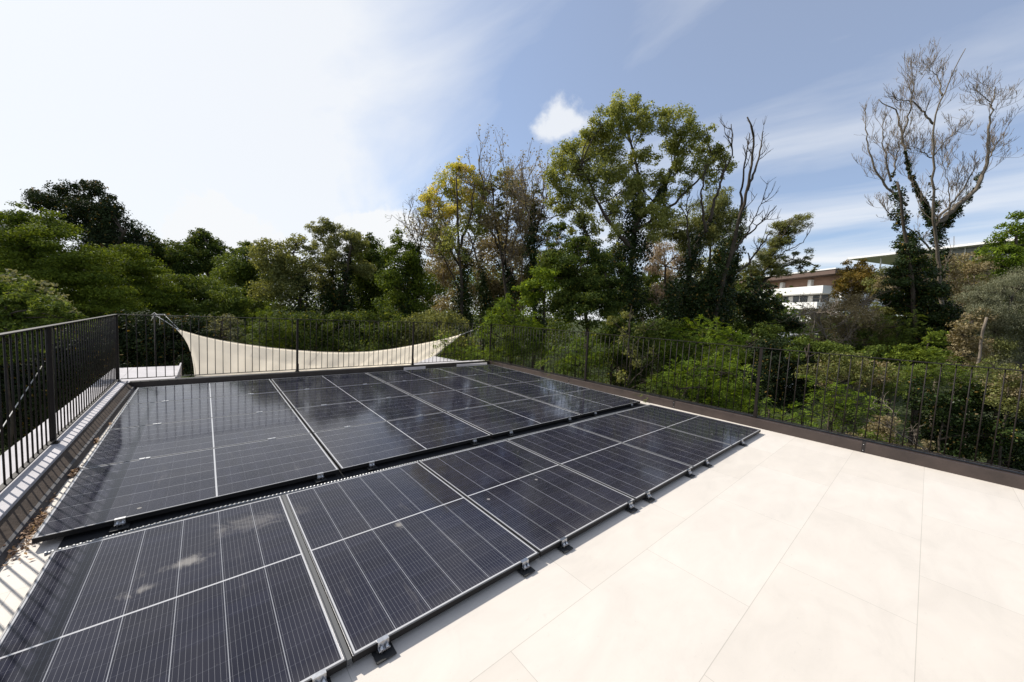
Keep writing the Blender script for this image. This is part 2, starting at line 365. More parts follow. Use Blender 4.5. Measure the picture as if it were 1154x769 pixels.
# thin pressed lip on top of the right and back kerbs
MB().box(XK+.082, XK+.128, Y0, 7.12, .1425, .156).build('kerb_lip', 'grey_membrane', hb)
MB().extrude_y([(-.622, -.158), (-.622, .004), (-.637, .052), (-.655, .058), (-.655, -.158)], Y0, 6.948).build('kerb', 'grey_membrane', hb)
MB().extrude_y([(-.656, -.155), (-.656, .052), (-.70, .088), (-.7295, .112), (-.7295, -.155)], Y0, 6.948).build('gutter', 'gutter', hb)
MB().box(-.862, -.730, Y0, 7.098, -.15, .138).build('coping', 'pale_concrete', hb, .004)
MB().box(-1.13, -.8645, Y0, 8.97, -.15, .098).build('roof_ledge', 'pale_concrete', hb)
MB().box(-.863, -.14, 7.1, 8.97, -.15, .096).build('roof_ledge', 'pale_concrete', hb)
MB().box(-.138, -.115, 7.1, 9.0, -.12, .155).build('ledge_upstand', 'pale_concrete', hb)
q = [atZ(u, v, .1)[:2] for u, v in ((489, 401.5), (521, 407.2), (545, 405.2), (549, 409.5), (505, 411), (455, 414.5))]
MB().prism([tuple(a) for a in q], -.1, .1).build('roof_ledge', 'pale_concrete', hb)
MB().box(-1.0, 7.0, 7.1, 12.5, GZ-.2, GZ+.28).build('patio_slab', 'pale_concrete', hb)

# ------------------------------------------------------------------ railings
def railing(label, p0, p1, posts, nb_sp, first, z0=.145, ztop=1.2725, brace=True):
    p0 = np.array(p0, float); p1 = np.array(p1, float); L = np.linalg.norm(p1-p0); t = (p1-p0)/L; nrm = np.array([-t[1], t[0]])
    e = empty('railing', (*p0, z0), label, 'railing', 'metal railings round the roof terrace')
    def ob(mb, a, b, hw, za, zb):
        P = p0+t*a-nrm*hw; mb.obox((*P, za), (*(t*(b-a)), 0), (*(nrm*2*hw), 0), (0, 0, zb-za)); return mb
    ob(MB(), -.02, L+.02, .022, ztop-.010, ztop).build('top_rail', 'dark_paint', e, .0015)
    ob(MB(), 0, L, .018, z0+.028, z0+.038).build('bottom_rail', 'dark_paint', e, .0015)
    pc = p0+t*first; proto = MB().tube([(*pc, z0+.036), (*pc, ztop-.009)], .0060, 8).build('baluster', 'dark_paint', e)
    x = first+nb_sp; cnt = 1
    while x < L-.03 and cnt < 98:
        if min([abs(x-s) for s in posts]+[9]) > .04:
            c = proto.copy(); COL.objects.link(c); c.parent = e; c.location = (t[0]*(x-first), t[1]*(x-first), 0); cnt += 1
        x += nb_sp
    for s in posts:
        mb = MB(); ob(mb, s-.019, s+.019, .019, z0-.004, ztop-.0105)
        p = mb.build('post', 'dark_paint', e, .0015)
        mb = MB(); ob(mb, s-.034, s+.034, .034, z0-.004, z0+.008); ob(mb, s+.0195, s+.030, .016, z0+.008, z0+.16)
        f = mb.build('foot_plate', 'dark_paint', e); f.parent = p
    return e
railing('dark railing on the left edge, its bars nearly closing up and shading the panels', (XL, -4.0), (XL, YB), [.7, 4.15, 7.6, YB+4-.005], .1152, .04)
railing('dark railing along the back edge in front of the cream shade sail', (XL+.03, YB), (XR, YB), [1.7935-XL-.03, 4.4485-XL-.03], .1152, .085)
railing('dark railing on the right edge in front of bright green bushes', (XR, YB), (XR, -4.2), [.0, YB-3.35, YB+.057, YB+3.5], .1136, .085)

# ------------------------------------------------------------------ solar panels
def panel(label, group, origin, ax, ay, tiltn, clamps=(), extra=()):
    """origin = top surface corner; ax / ay unit vectors across (PW) and along (PL)"""
    ax, ay = np.array(ax, float), np.array(ay, float); az = np.cross(ax, ay)
    if az[2] < 0: raise ValueError
    e = empty('solar_panel', origin, label, 'solar panel', group)
    e.rotation_euler = Matrix([[ax[i], ay[i], az[i]] for i in range(3)]).to_euler()
    def loc(o): o.parent = e; return o
    g = .008
    mb = MB()
    mb.box(0, PW, 0, g, -PT, 0); mb.box(0, PW, PL-g, PL, -PT, 0); mb.box(0, g, g, PL-g, -PT, 0); mb.box(PW-g, PW, g, PL-g, -PT, 0)
    mb.v = [np.where(v == -PT, -.004, v) for v in mb.v]
    fr_ = loc(mb.build('frame', 'frame_metal', None, .0008))
    mb = MB(); g = .006; d = .0012
    mb.box(d, PW-d, d, g, -PT, -.0042); mb.box(d, PW-d, PL-g, PL-d, -PT, -.0042); mb.box(d, g, g, PL-g, -PT, -.0042); mb.box(PW-g, PW-d, g, PL-g, -PT, -.0042)
    sk = mb.build('side_skirt', 'frame_black'); sk.parent = e; g = .008
    loc(MB().box(g, PW-g, g, PL-g, -.012, -.0018).build('glass', 'cells'))
    for (cx, cy, ang, big) in clamps:
        ca, sa = math.cos(ang), math.sin(ang)      # local frame: x along the edge, -y outwards
        if big:
            st = MB(); st.box(-.026, .026, -.0075, .014, .001, .004); st.box(-.026, .026, -.010, -.007, -.028, .004)
            st.box(-.026, .026, -.028, -.0102, -.031, -.027); st.tube([(-.012, -.019, -.06), (-.012, -.019, -.012)], .0045, 8); st.tube([(.014, -.019, -.06), (.014, -.019, -.012)], .0045, 8)
            st.tube([(-.012, -.019, -.027), (-.012, -.019, -.019)], .009, 6); st.tube([(.014, -.019, -.027), (.014, -.019, -.019)], .009, 6)
            bs = MB(); bs.box(-.045, .045, -.055, .03, -.055, -.049); bs.box(-.03, .03, -.008, .03, -.0488, -.036)
        else:
            st = MB(); st.box(-.036, .036, -.016, .016, .001, .005); st.tube([(0, 0, .0045), (0, 0, .009)], .006, 6); bs = None
        for mm, nm, mt in ((st, 'clamp', 'steel'), (bs, 'foot', 'black_rubber')):
            if mm is None: continue
            mm.v = [np.stack([v[:, 0]*ca-v[:, 1]*sa+cx, v[:, 0]*sa+v[:, 1]*ca+cy, v[:, 2]], 1) for v in mm.v]
            o = loc(mm.build(nm, mt))
    return e
ORD = ['first', 'second', 'third', 'fourth', 'fifth', 'sixth']
FX, FY, FZN, FZF = .7591, -.2549, .062, .0524
cl_front = [(360, 765), (432, 733), (592, 640), (636, 612), (711, 568), (731, 557), (777, 534), (797, 520), (828, 503), (837, 498)]
cx_front = [atY(u, v-6, -.262)[0] for u, v in cl_front]
ayf = np.array([0, PL, FZF-FZN]); ayf /= np.linalg.norm(ayf)
GAPF = .0125
for j in range(-1, 5):
    x = FX + j*(PW+GAPF) - (.014 if j < 0 else 0)
    cl = [(c-x, 0, 0, True) for c in cx_front if x+.03 < c < x+PW-.03]
    if j == -1: cl += [(.2, 0, 0, True)]
    cl += [(PW+GAPF/2, PL*.2, R(90), False), (PW+GAPF/2, PL*.8, R(90), False)] if j < 4 and False else []
    lab = ['dusty solar panel at the near left corner, barred by the railing shadow',
           'second solar panel from the left in the near row',
           'third solar panel from the left in the near row',
           'fourth solar panel from the left in the near row',
           'fifth solar panel from the left in the near row',
           'last solar panel of the near row, beside the brown right kerb'][j+1]
    panel(lab, 'portrait solar panels of the near row', (x, FY, FZN), (1, 0, 0), ayf, 0, cl)
MB_ = MB().box(FX-.024, FX-.002, FY+.006, FY+PL, FZN-.04, FZN-.012)
tag(MB_.build('mounting_rail', 'rail_grey'), 'grey metal rail in the gap between the first two near-row panels', 'mounting rail')
BX, BY, BZN, BZF, LB = -.5427, 1.6912, .0757, .1352, 1.1685
cl_back = [(135, 587), (361, 536), (419, 523), (535, 497), (576, 487), (642, 472), (671, 465), (712, 456)]
cx_back = [atY(u, v-4, 1.685)[0] for u, v in cl_back]
sl_ = (BZF-BZN)/(4*LB)
ab = np.array([0, 1, sl_]); ab /= np.linalg.norm(ab)
rown = ['front', 'second', 'third', 'rearmost']
for t in range(4):
    for j in range(4):
        x = BX + j*(PL+.02); y = BY+t*LB; z = BZN+t*LB*sl_
        # landscape: panel's long axis along +X, across axis along +Y -> ax=+Y?, keep right handed: ax=-Y.. so origin at far edge
        og = (x, y+PW*ab[1], z+PW*ab[2])
        cl = []
        if t == 0:
            cl = [(PW, c-x, R(90), True) for c in cx_back if x < c < x+PL]
        if t < 3: cl += [(-.009, PL*.22, R(90), False), (-.009, PL*.78, R(90), False)]
        place = ['at its left end', 'second from left', 'third from left', 'at its right end'][j]
        panel('solar panel in the %s row of the far block, %s' % (rown[t], place), 'landscape solar panels of the far block',
              og, (0, -ab[1], -ab[2]), (1, 0, 0), 0, cl)
# corrugated conduit lying between the two blocks
def conduit():
    n = 520; xs = np.linspace(-.46, 6.62, n*2); r = np.where(np.arange(n*2) % 4 < 2, .0135, .0095)
    ys = 1.545+.006*np.sin(xs*1.7)+.004*np.sin(xs*4.1); zs = .030+.012*np.exp(-((xs-.1)/.5)**2)+.004*np.sin(xs*2.6)
    mb = MB(); mb.tube(np.stack([xs, ys, zs], 1), r, 9, False)
    tag(mb.build('corrugated_conduit', 'conduit'), 'grey corrugated cable conduit lying between the near row and the far panel block', 'conduit')
conduit()
tag(MB().box(-.43, 6.70, 1.518, 1.86, .003, .006).build('shade_strip', 'shadow_mat'), 'dark strip standing in for shade on the tiles between the two panel blocks', 'mat')  # thin dark sheet added as painted shade on the floor between the blocks

# ------------------------------------------------------------------ dry leaves on the left strip
def litter():
    rs = np.random.RandomState(5); C = []
    for (u, v, s, n) in ((20, 600, .10, 210), (38, 590, .06, 150), (12, 615, .10, 160), (52, 600, .05, 90), (80, 535, .03, 70), (90, 530, .02, 40), (106, 498, .03, 60), (55, 562, .03, 40), (124, 478, .015, 8)):
        c = atZ(u, v, .012)
        p = c+rs.normal(0, 1, (n, 3))*np.array([s*.55, s*1.3, 0]); p[:, 2] = .006+np.abs(rs.normal(0, .016, n)); C.append(p)
    p = np.concatenate(C); p[:, 0] = np.clip(p[:, 0], -.65, .2)
    under = (p[:, 0] > -.55) & (p[:, 1] > BY-.02) | (p[:, 0] > -.44) & (p[:, 1] < FY+PL)
    p = p[~under]; n = len(p)
    a = rs.normal(0, 1, (n, 3)); a[:, 2] *= .45; a /= np.linalg.norm(a, axis=1)[:, None]
    b = np.cross(a, rs.normal(0, .4, (n, 3))+[0, 0, 1]); b /= np.linalg.norm(b, axis=1)[:, None]
    c = np.cross(a, b); l = rs.uniform(.007, .021, n)[:, None]; wd = l*.5
    V = np.stack([p-a*l, p-b*wd+c*l*.35, p+a*l, p+b*wd+c*l*.3], 1)
    me = leafmesh(V.reshape(-1, 3), rs.rand(n), 'leaf_dry'); o = bpy.data.objects.new('dry_leaves', me); COL.objects.link(o)
    tag(o, 'curled dry brown leaves heaped on the tiles beside the left kerb', 'dry leaves', kind='stuff')
def leafmesh(V, tint, m):
    nf = len(tint); me = bpy.data.meshes.new('leaves')
    me.vertices.add(len(V)); me.vertices.foreach_set('co', V.astype(np.float32).ravel())
    me.loops.add(nf*4); me.loops.foreach_set('vertex_index', np.arange(nf*4, dtype=np.int32))
    me.polygons.add(nf); me.polygons.foreach_set('loop_start', np.arange(0, nf*4, 4, dtype=np.int32))
    at = me.attributes.new('tint', 'FLOAT', 'FACE'); at.data.foreach_set('value', np.where(np.arange(nf) % 23 == 7, 1., np.clip(tint, 0, .97)).astype(np.float32))
    me.update(calc_edges=True); me.materials.append(MATS[m]); return me
litter()

# ------------------------------------------------------------------ shade sail
def sail():
    e = empty('shade_sail', atY(360, 415, 9), 'cream shade sail slung low over the patio behind the back railing', 'shade sail')
    far = [(200, 371.5), (214, 375.5), (230, 380), (252, 384.5), (274, 388), (303, 392), (334, 395), (363, 397), (390, 397.5), (417, 396.5), (442, 393.5), (465, 389.5), (493, 384), (519, 377.5)]
    far = np.array([atY(u, v, 10.2) for u, v in far])
    s0 = np.concatenate([[0], np.cumsum(np.linalg.norm(np.diff(far, axis=0), axis=1))]); s0 /= s0[-1]
    ns, ntt = 70, 22; s = np.linspace(0, 1, ns); Fc = np.stack([np.interp(s, s0, far[:, i]) for i in range(3)], 1)
    left = np.array([atY(200, 371.5, 10.2), atY(208, 381, 9.8), atY(213, 390, 9.4), atY(217, 402, 8.9), atY(219, 414, 8.4), atY(220, 425, 8.0)])
    right = np.array([atY(519, 377.5, 10.2), atY(493, 399.5, 9.3), atY(480, 410, 8.8), atY(455, 431, 8.0)])
    def rs_(P, n):
        a = np.linspace(0, 1, len(P)); b = np.linspace(0, 1, n); return np.stack([np.interp(b, a, P[:, i]) for i in range(3)], 1)
    Lc, Rc = rs_(left, ntt), rs_(right, ntt)
    near = Lc[-1][None]*(1-s[:, None])+Rc[-1][None]*s[:, None]; near[:, 1] += -.25*np.sin(np.pi*s)*-1; near[:, 2] -= .25*np.sin(np.pi*s)
    t = np.linspace(0, 1, ntt)
    G = (1-t)[None, :, None]*Fc[:, None]+t[None, :, None]*near[:, None]+(1-s)[:, None, None]*Lc[None]+s[:, None, None]*Rc[None]
    WR = .012*np.sin(s[:, None]*70+4*t[None])*np.sin(np.pi*t)[None]+.02*np.sin(s[:, None]*23-3*t[None])*np.sin(np.pi*t)[None]*np.sin(np.pi*s)[:, None]
    G[..., 2] += WR
    G -= ((1-s)[:, None]*(1-t)[None])[..., None]*Fc[0]+(s[:, None]*(1-t)[None])[..., None]*Fc[-1]+((1-s)[:, None]*t[None])[..., None]*near[0]+(s[:, None]*t[None])[..., None]*near[-1]
    mb = MB(); mb.add(G.reshape(-1, 3), [(i*ntt+j, (i+1)*ntt+j, (i+1)*ntt+j+1, i*ntt+j+1) for i in range(ns-1) for j in range(ntt-1)], True)
    m = mat('sail_cloth', (.82, .75, .62), .85, 0, .2, .06, 2, .2, 90)
    n = m.node_tree.nodes; l = m.node_tree.links; tr = n.new('ShaderNodeBsdfTranslucent'); tr.inputs[0].default_value = (.80, .70, .55, 1)
    ms = n.new('ShaderNodeMixShader'); ms.inputs[0].default_value = .35; l.new(n['Principled BSDF'].outputs[0], ms.inputs[1]); l.new(tr.outputs[0], ms.inputs[2]); l.new(ms.outputs[0], n['Material Output'].inputs[0])
    o = mb.build('cloth', 'sail_cloth', e); so_ = o.modifiers.new('solid', 'SOLIDIFY'); so_.thickness = .004
    hem = MB()
    for c in (Fc, Lc, Rc, near): hem.tube(c, .011, 6)
    for f_ in (.2, .4, .6, .8):
        i_ = int(f_*(ns-1)); hem.tube(G[i_]+[0, -.003, .004], .0035, 5)
    hem.build('hem', 'sail_cloth', e)
    fit = MB()
    for c_ in (far[0], far[-1]): fit.tube([c_+[0, 0, -.03], c_+[0, 0, .03]], .022, 10)
    fit.build('corner_ring', 'steel', e)
    rp = MB(); A = far[0]; K = atY(174, 355, 10.5)
    rp.tube([A, A*.5+K*.5+[0, 0, .015], K], .008, 6); rp.tube([A+[.03, 0, 0], K+[.17, 0, .02]], .006, 6); rp.tube([K, K+[-.06, 0, -.14]], .007, 6); rp.tube([K+[.17, 0, .02], K], .009, 6)
    rp.tube([K+[.09, 0, -.02], K+[.09, 0, -.25]], .005, 6); rp.tube([K+[-.05, 0, .0], K+[0, .02, .05], K+[.05, 0, 0], K+[0, -.02, -.06]], .012, 6)
    B = far[-1]; K2 = atY(531, 373, 10.6); rp.tube([B, K2], .009, 6); rp.tube([K2, K2+[.1, 0, .02]], .02, 6)
    rp.build('rope', 'rope', e)
    for u, v, pos, lb in ((172, 354, K, 'slim dark pole holding the left rope of the shade sail'), (532, 373, K2, 'slim dark pole holding the right rope of the shade sail')):
        tag(MB().tube([(pos[0], pos[1]+.04, GZ+.2), (pos[0], pos[1]+.04, pos[2]+.05)], .016, 10).build('sail_pole', 'dark_paint'), lb, 'pole', 'poles holding up the shade sail')
sail()
ca, cb = atX(-2, 489, -1.9), atX(40, 424, -2.2)
cd_ = (cb-ca)/np.linalg.norm(cb-ca)
tag(MB().tube([ca-cd_*1.0, ca, cb, cb+cd_*2.2], .007, 6).build('stay_cable', 'rope'), 'thin grey cable running up diagonally behind the left railing', 'cable')

# ------------------------------------------------------------------ vegetation
def unit(a): return a/(np.linalg.norm(a, axis=-1, keepdims=True)+1e-9)
def leaves(C, Rr, n, size, rs, sun_bias=.25, aspect=.55, drift=None, fill=.35):
    """C (k,3) blob centres, Rr (k,3) blob radii -> leaf quads spread through and over the blobs"""
    w_ = Rr[:, 0]*Rr[:, 1]+Rr[:, 0]*Rr[:, 2]; idx = rs.choice(len(C), n, p=w_/w_.sum())
    d = unit(rs.normal(0, 1, (n, 3))); rad = np.where(rs.rand(n) < fill, rs.rand(n)**.5*.9, rs.normal(.92, .16, n))
    p = C[idx]+d*Rr[idx]*rad[:, None]
    nr = unit(d*.8+rs.normal(0, .55, (n, 3))+np.array([0, 0, sun_bias]))
    a = np.cross(nr, rs.normal(0, 1, (n, 3)))
    if drift is not None: a = a*.35+np.asarray(drift)*rs.uniform(.6, 1.2, (n, 1)); a -= nr*(a*nr).sum(1, keepdims=True)*.6
    a = unit(a); b = unit(np.cross(nr, a))
    l = size*rs.uniform(.6, 1.35, n)[:, None]*.5
    V = np.stack([p-a*l, p-b*l*aspect, p+a*l, p+b*l*aspect], 1)
    return V, idx
def fronds(C, Rr, n, size, rs, k=6):
    """pinnate sprays: paired leaflets along short arching stems that leave the clump outwards"""
    m = max(1, n//(2*k)); w_ = Rr[:, 0]*Rr[:, 1]+Rr[:, 0]*Rr[:, 2]; idx = rs.choice(len(C), m, p=w_/w_.sum())
    d = unit(rs.normal(0, 1, (m, 3))+[0, 0, .35]); rad = np.where(rs.rand(m) < .4, rs.rand(m)**.5*.85, rs.normal(.85, .15, m))
    p = C[idx]+d*Rr[idx]*rad[:, None]
    ax = unit(d*[1, 1, .35]+rs.normal(0, .5, (m, 3))+[0, 0, .05]); nr = unit(np.cross(np.cross(ax, rs.normal(0, .35, (m, 3))+[0, 0, 1]), ax)); sd = np.cross(ax, nr)
    Lf = size*rs.uniform(2.4, 4.4, (m, 1)); out_ = []
    for i in range(k):
        t = (i+.6)/k
        for sg in (-1, 1):
            c = p+ax*Lf*t-np.array([0, 0, 1])*Lf*.38*t*t
            a = unit(sd*sg+ax*.55+nr*rs.normal(-.1, .22, (m, 1))); b = unit(np.cross(a, nr)); l = size*.5*(1-.45*abs(t-.45))*rs.uniform(.8, 1.2, (m, 1)); c = c+a*l
            out_.append(np.stack([c-a*l, c-b*l*.36, c+a*l, c+b*l*.36], 1))
    return np.concatenate(out_), np.tile(idx, 2*k)
def subblobs(C, r, k, rs, flat=.75, depth=1.0):
    """k irregular clumps inside an ellipsoid of radius r in the picture plane and depth*r along the view"""
    d = unit(rs.normal(0, 1, (k, 3)))*(rs.rand(k, 1)**(1/2.4))*.92
    q = C+r*(d[:, :1]*RT+d[:, 1:2]*np.array([0, 0, 1.])+d[:, 2:]*depth*np.array([FW[0], FW[1], 0]))
    rr = r*rs.uniform(.13, .56, k)
    return q, np.stack([rr*1.1, rr*1.1, rr*flat], 1)
def polyline(pts, n=None):
    P = np.asarray(pts, float); s = np.concatenate([[0], np.cumsum(np.linalg.norm(np.diff(P, axis=0), axis=1))])
    n = n or max(4, int(len(P)*4)); t = np.linspace(0, s[-1], n)
    out = np.stack([np.interp(t, s, P[:, i]) for i in range(3)], 1)
    for _ in range(2): out[1:-1] = out[1:-1]*.5+.25*(out[:-2]+out[2:])
    return out
def twigs(mb, base, dirn, L, r, lvl, rs, up=.25, spread=.9, kids=4, rmin=.003, droop=0, wob=.13):
    n = 5; p = [base]; d = unit(dirn)
    for i in range(n):
        d = unit(d+rs.normal(0, wob, 3)+np.array([0, 0, up*.22-droop*.2])); p.append(p[-1]+d*L/n)
    p = np.array(p); mb.tube(p, np.linspace(r, max(r*.35, rmin), n+1), 3 if lvl < 2 else 4, True, False)
    tips = [p[-1]]
    if lvl > 0:
        for i in range(kids):
            j = rs.randint(1, n+1); dd = unit(d+rs.normal(0, spread, 3)+np.array([0, 0, up-droop]))
            tips += twigs(mb, p[j], dd, L*rs.uniform(.4, .7), max(r*.55, rmin), lvl-1, rs, up, spread, kids, rmin, droop, wob)
    return tips
class Plant: pass
def plant(name, label, cat, z, clumps=(), leaf='leaf_mid', size=2.6, dens=1.0, trunks=(), bark='bark', ivy=(), bare=(), tw=None,
          group=None, seed=1, k=14, flat=.75, depth=1.0, aspect=.55, drift=None, extra=(), limbs=True, fill=.5, bias=.25, ground_trunk=True, sub=None, frond=False, thick=1.0):
    """clumps (u,v,r px) at view depth z; trunks: (polyline px [(u,v[,dz])], r0, r1); ivy: same, clothed in leaves; bare: limbs that sprout twigs"""
    rs = np.random.RandomState(seed); pxm = z/F; size = size*.86
    us = [c[0] for c in clumps] or [p[0] for p in (list(trunks)+list(bare)+list(ivy))[0][0]]
    c0 = trunks[0][0][0] if trunks else (bare[0][0][0] if bare else (ivy[0][0][0] if ivy else (np.mean(us), 0)))
    b0 = PP(c0[0], 380, z); e = empty(name, (b0[0], b0[1], GZ), label, cat, group)
    def P3(pts):
        o = []
        sl = rs.normal(0, .25)
        for i, q in enumerate(pts):
            dz = q[2]*pxm if len(q) > 2 else sl*(pts[0][1]-q[1])*pxm
            o.append(PP(q[0], q[1], z)+unit(ray(q[0], q[1]))*dz)
        return np.array(o)
    tb = MB(); nodes = []
    def limb(pts, r0, r1, first, m=tb):
        r0 = r0*thick; r1 = r1*thick
        P = P3(pts)
        if first and ground_trunk: P = np.concatenate([[[P[0][0]+(P[0][0]-P[1][0])*.4, P[0][1]+(P[0][1]-P[1][1])*.4, GZ-.2]], P])
        Q = polyline(P); Q[1:-1] += rs.normal(0, .6*pxm, Q[1:-1].shape); f = np.linspace(0, 1, len(Q))
        rad = (r0+(r1-r0)*f**.8)*pxm
        if first and ground_trunk: rad[0] *= 1.35
        m.tube(Q, rad, 9 if r0 > 2 else 6); nodes.extend(Q[len(Q)//4:]); return Q, rad
    for i, t in enumerate(trunks): limb(t[0], t[1], t[2], i == 0 or (len(t) > 3 and t[3]))
    tws = MB(); tips = []
    bnodes = []
    for i, t in enumerate(bare):
        Q, rad = limb(t[0], t[1], t[2], i == 0 and not trunks or (len(t) > 3 and t[3]))
        bnodes.append((Q, rad))
    if tw:
        for Q, rad in bnodes:
            st = max(1, int(len(Q)*tw.get('start', .35)))
            for _ in range(int(tw['n'])):
                j = rs.randint(st, len(Q)); j2 = min(j, len(Q)-1); dd = Q[j2]-Q[j2-1]
                side = rs.normal(0, 1, 3)
                tips += twigs(tws, Q[j2], unit(dd)*tw.get('along', .8)+unit(side)*1.0, tw['L']*pxm*rs.uniform(.5, 1.2), tw.get('r', .8)*pxm, tw.get('lvl', 2), rs, tw.get('up', .3), tw.get('spread', .8), tw.get('kids', 4), .13*pxm, tw.get('droop', 0), tw.get('wob', .13))
    Cs, Rs, ts = [], [], []
    for ci, c in enumerate(clumps):
        C = PP(c[0], c[1], z); r = c[2]*pxm; dz = rs.normal(0, .45)*r*depth
        C = C+unit(ray(c[0], c[1]))*dz*(1 if len(c) < 4 else 0)
        size_ = size; kk = max(3, int(1.5*k*(.6+.4*min(c[2]/25, 2)))); q, rr = subblobs(C, r, kk, rs, flat, depth)
        Cs.append(q); Rs.append(rr); ts.append(np.full(kk, rs.normal(0, .10))+rs.normal(0, .13, kk))
        if limbs and nodes:
            nn = np.array(nodes); dd = np.linalg.norm(nn-C, axis=1)+np.maximum(nn[:, 2]-C[2], 0)*2; s = nn[dd.argmin()]
            mid = (s+C)/2+rs.normal(0, .08, 3)*np.linalg.norm(C-s)
            tb.tube(polyline([s, mid, C], 8), np.linspace(.8, .3, 8)*max(pxm, .02)*min(1.6, .6+c[2]/30), 5, True, False)
            for qi in q[:5]: tb.tube(polyline([C*.7+s*.3, (C+qi)/2+rs.normal(0, .05*r, 3), qi], 5), np.linspace(.35, .18, 5)*pxm, 4, True, False)
    if tws.v and (tw.get('mat') in (None, bark)):
        for v_ in tws.v: pass
        off = tb.n; tb.v += tws.v; tb.f += [tuple(i+off for i in q) for q in tws.f]; tb.sm += tws.sm; tb.n += tws.n; tws = MB()
    if tb.v: tb.build('trunk', bark, e)
    if tws.v: tws.build('twigs', bark if tw.get('mat') is None else tw['mat'], e)
    if Cs:
        C = np.concatenate(Cs); Rr = np.concatenate(Rs); T = np.concatenate(ts)
        area = sum(c[2]**2 for c in clumps)*3.14; n = int(area*8.5*dens/(size*size*aspect))
        V, idx = fronds(C, Rr, int(n*.85), size*pxm, rs) if frond else leaves(C, Rr, n, size*pxm, rs, bias, aspect, drift, fill)
        n = len(V)
        tint = np.clip(.42+T[idx]+rs.normal(0, .20, n), 0, 1)
        o = bpy.data.objects.new('crown', leafmesh(V.reshape(-1, 3), tint, leaf)); COL.objects.link(o); o.parent = e; o.location = -e.location
    if tips and tw.get('leaf'):
        t = np.array(tips); n = int(len(t)*tw.get('ln', 3)); ii = rs.randint(0, len(t), n)
        V, idx = leaves(t[ii], np.full((n, 3), tw.get('lr', 3)*pxm), n, tw.get('ls', size)*pxm, rs, .2, aspect)
        o = bpy.data.objects.new('foliage', leafmesh(V.reshape(-1, 3), rs.beta(2, 2, n), tw['leaf'])); COL.objects.link(o); o.parent = e; o.location = -e.location
    if ivy:
        VV, TT = [], []
        for t in ivy:
            Q = P3(t[0])
            Q = polyline(Q, 44); Q = Q+0
            rr = np.interp(np.linspace(0, 1, 44), np.linspace(0, 1, len(t[1])), t[1])*pxm
            R0 = rr; rr = rr*rs.uniform(.35, 1.15, 44)
            n = int((rr/pxm).mean()*2*np.abs(np.linalg.norm(Q[0]-Q[-1])/pxm)*14/(size*size*.65)); 
            V, idx = leaves(Q+rs.normal(0, .42, (44, 3))*R0[:, None], np.stack([rr, rr, rr*1.3], 1), n, size*1.05*pxm, rs, .2, .65, None, .25)
            VV.append(V); TT.append(np.clip(.4+rs.normal(0, .16, 44)[idx]+rs.normal(0, .2, n), 0, 1))
        o = bpy.data.objects.new('ivy', leafmesh(np.concatenate(VV).reshape(-1, 3), np.concatenate(TT), 'leaf_ivy')); COL.objects.link(o); o.parent = e; o.location = -e.location
    for (cl, lf, sz, dn) in extra:
        q = np.array([PP(c[0], c[1], z)+unit(ray(c[0], c[1]))*rs.normal(0, .4)*c[2]*pxm for c in cl])
        Cc, Rc = [], []
        for qq, c in zip(q, cl):
            a, b = subblobs(qq, c[2]*pxm, 10, rs, flat, depth); Cc.append(a); Rc.append(b)
        n = int(sum(c[2]**2 for c in cl)*3.14*8.0*dn/(sz*sz*aspect))
        V, idx = fronds(np.concatenate(Cc), np.concatenate(Rc), int(n*.85), sz*pxm, rs) if frond else leaves(np.concatenate(Cc), np.concatenate(Rc), n, sz*pxm, rs, bias, aspect, drift, fill)
        n = len(V)
        o = bpy.data.objects.new('crown', leafmesh(V.reshape(-1, 3), np.clip(.5+rs.normal(0, .25, n), 0, 1), lf)); COL.objects.link(o); o.parent = e; o.location = -e.location
    return e
TG = 'trees beyond the terrace'; SG = 'shrubs growing up round the terrace'

# ---- left
plant('robinia_tree', 'large feathery green tree filling the left edge of the view', 'tree', 15,
      [(-45, 275, 52), (8, 268, 38), (48, 272, 34), (85, 292, 32), (30, 300, 40), (108, 318, 30), (70, 335, 40), (15, 345, 42), (-40, 350, 50), (118, 352, 28), (60, 252, 18), (22, 246, 17)],
      'leaf_robinia', 2.6, .95, [([(40, 380), (42, 330), (36, 280)], 5, 2.5), ([(42, 340), (80, 310), (95, 290)], 3, 1), ([(42, 330), (5, 300), (-20, 280)], 3, 1)], group=TG, seed=2, flat=.42, k=18, depth=.9)
plant('conifer_tree', 'tall dark evergreen rising above the feathery trees at the left', 'tree', 31,
      [(48, 228, 13), (66, 226, 15), (84, 217, 14), (88, 238, 20), (109, 217, 12), (106, 240, 18), (122, 234, 14), (128, 256, 20), (143, 268, 15), (154, 284, 13), (112, 272, 22), (76, 250, 14), (135, 290, 24), (94, 207, 5), (108, 207, 5), (125, 221, 5), (40, 224, 8)],
      'leaf_evergreen', 2.6, 1.15, [([(105, 370), (104, 300), (100, 225)], 4, 1.2), ([(112, 320), (130, 280), (142, 258)], 3, 1)], group=TG, seed=3, flat=1.1, k=12)
plant('robinia_tree', 'rounded feathery green tree to the right of the dark evergreen', 'tree', 18,
      [(150, 302, 24), (168, 318, 24), (140, 328, 28), (165, 348, 28), (185, 338, 18), (130, 305, 14), (150, 368, 26)],
      'leaf_robinia', 2.5, .95, [([(152, 385), (153, 340), (150, 305)], 3.5, 1.2)], group=TG, seed=4, flat=.42, k=16)
plant('broadleaf_tree', 'grey green tree low on the skyline between evergreen and round dark tree', 'tree', 33,
      [(170, 276, 13), (186, 284, 17), (204, 292, 17), (190, 305, 22), (215, 310, 18), (172, 294, 14)], 'leaf_dark', 2.4, 1,
      [([(190, 360), (190, 290)], 3, 1)], group=TG, seed=5)
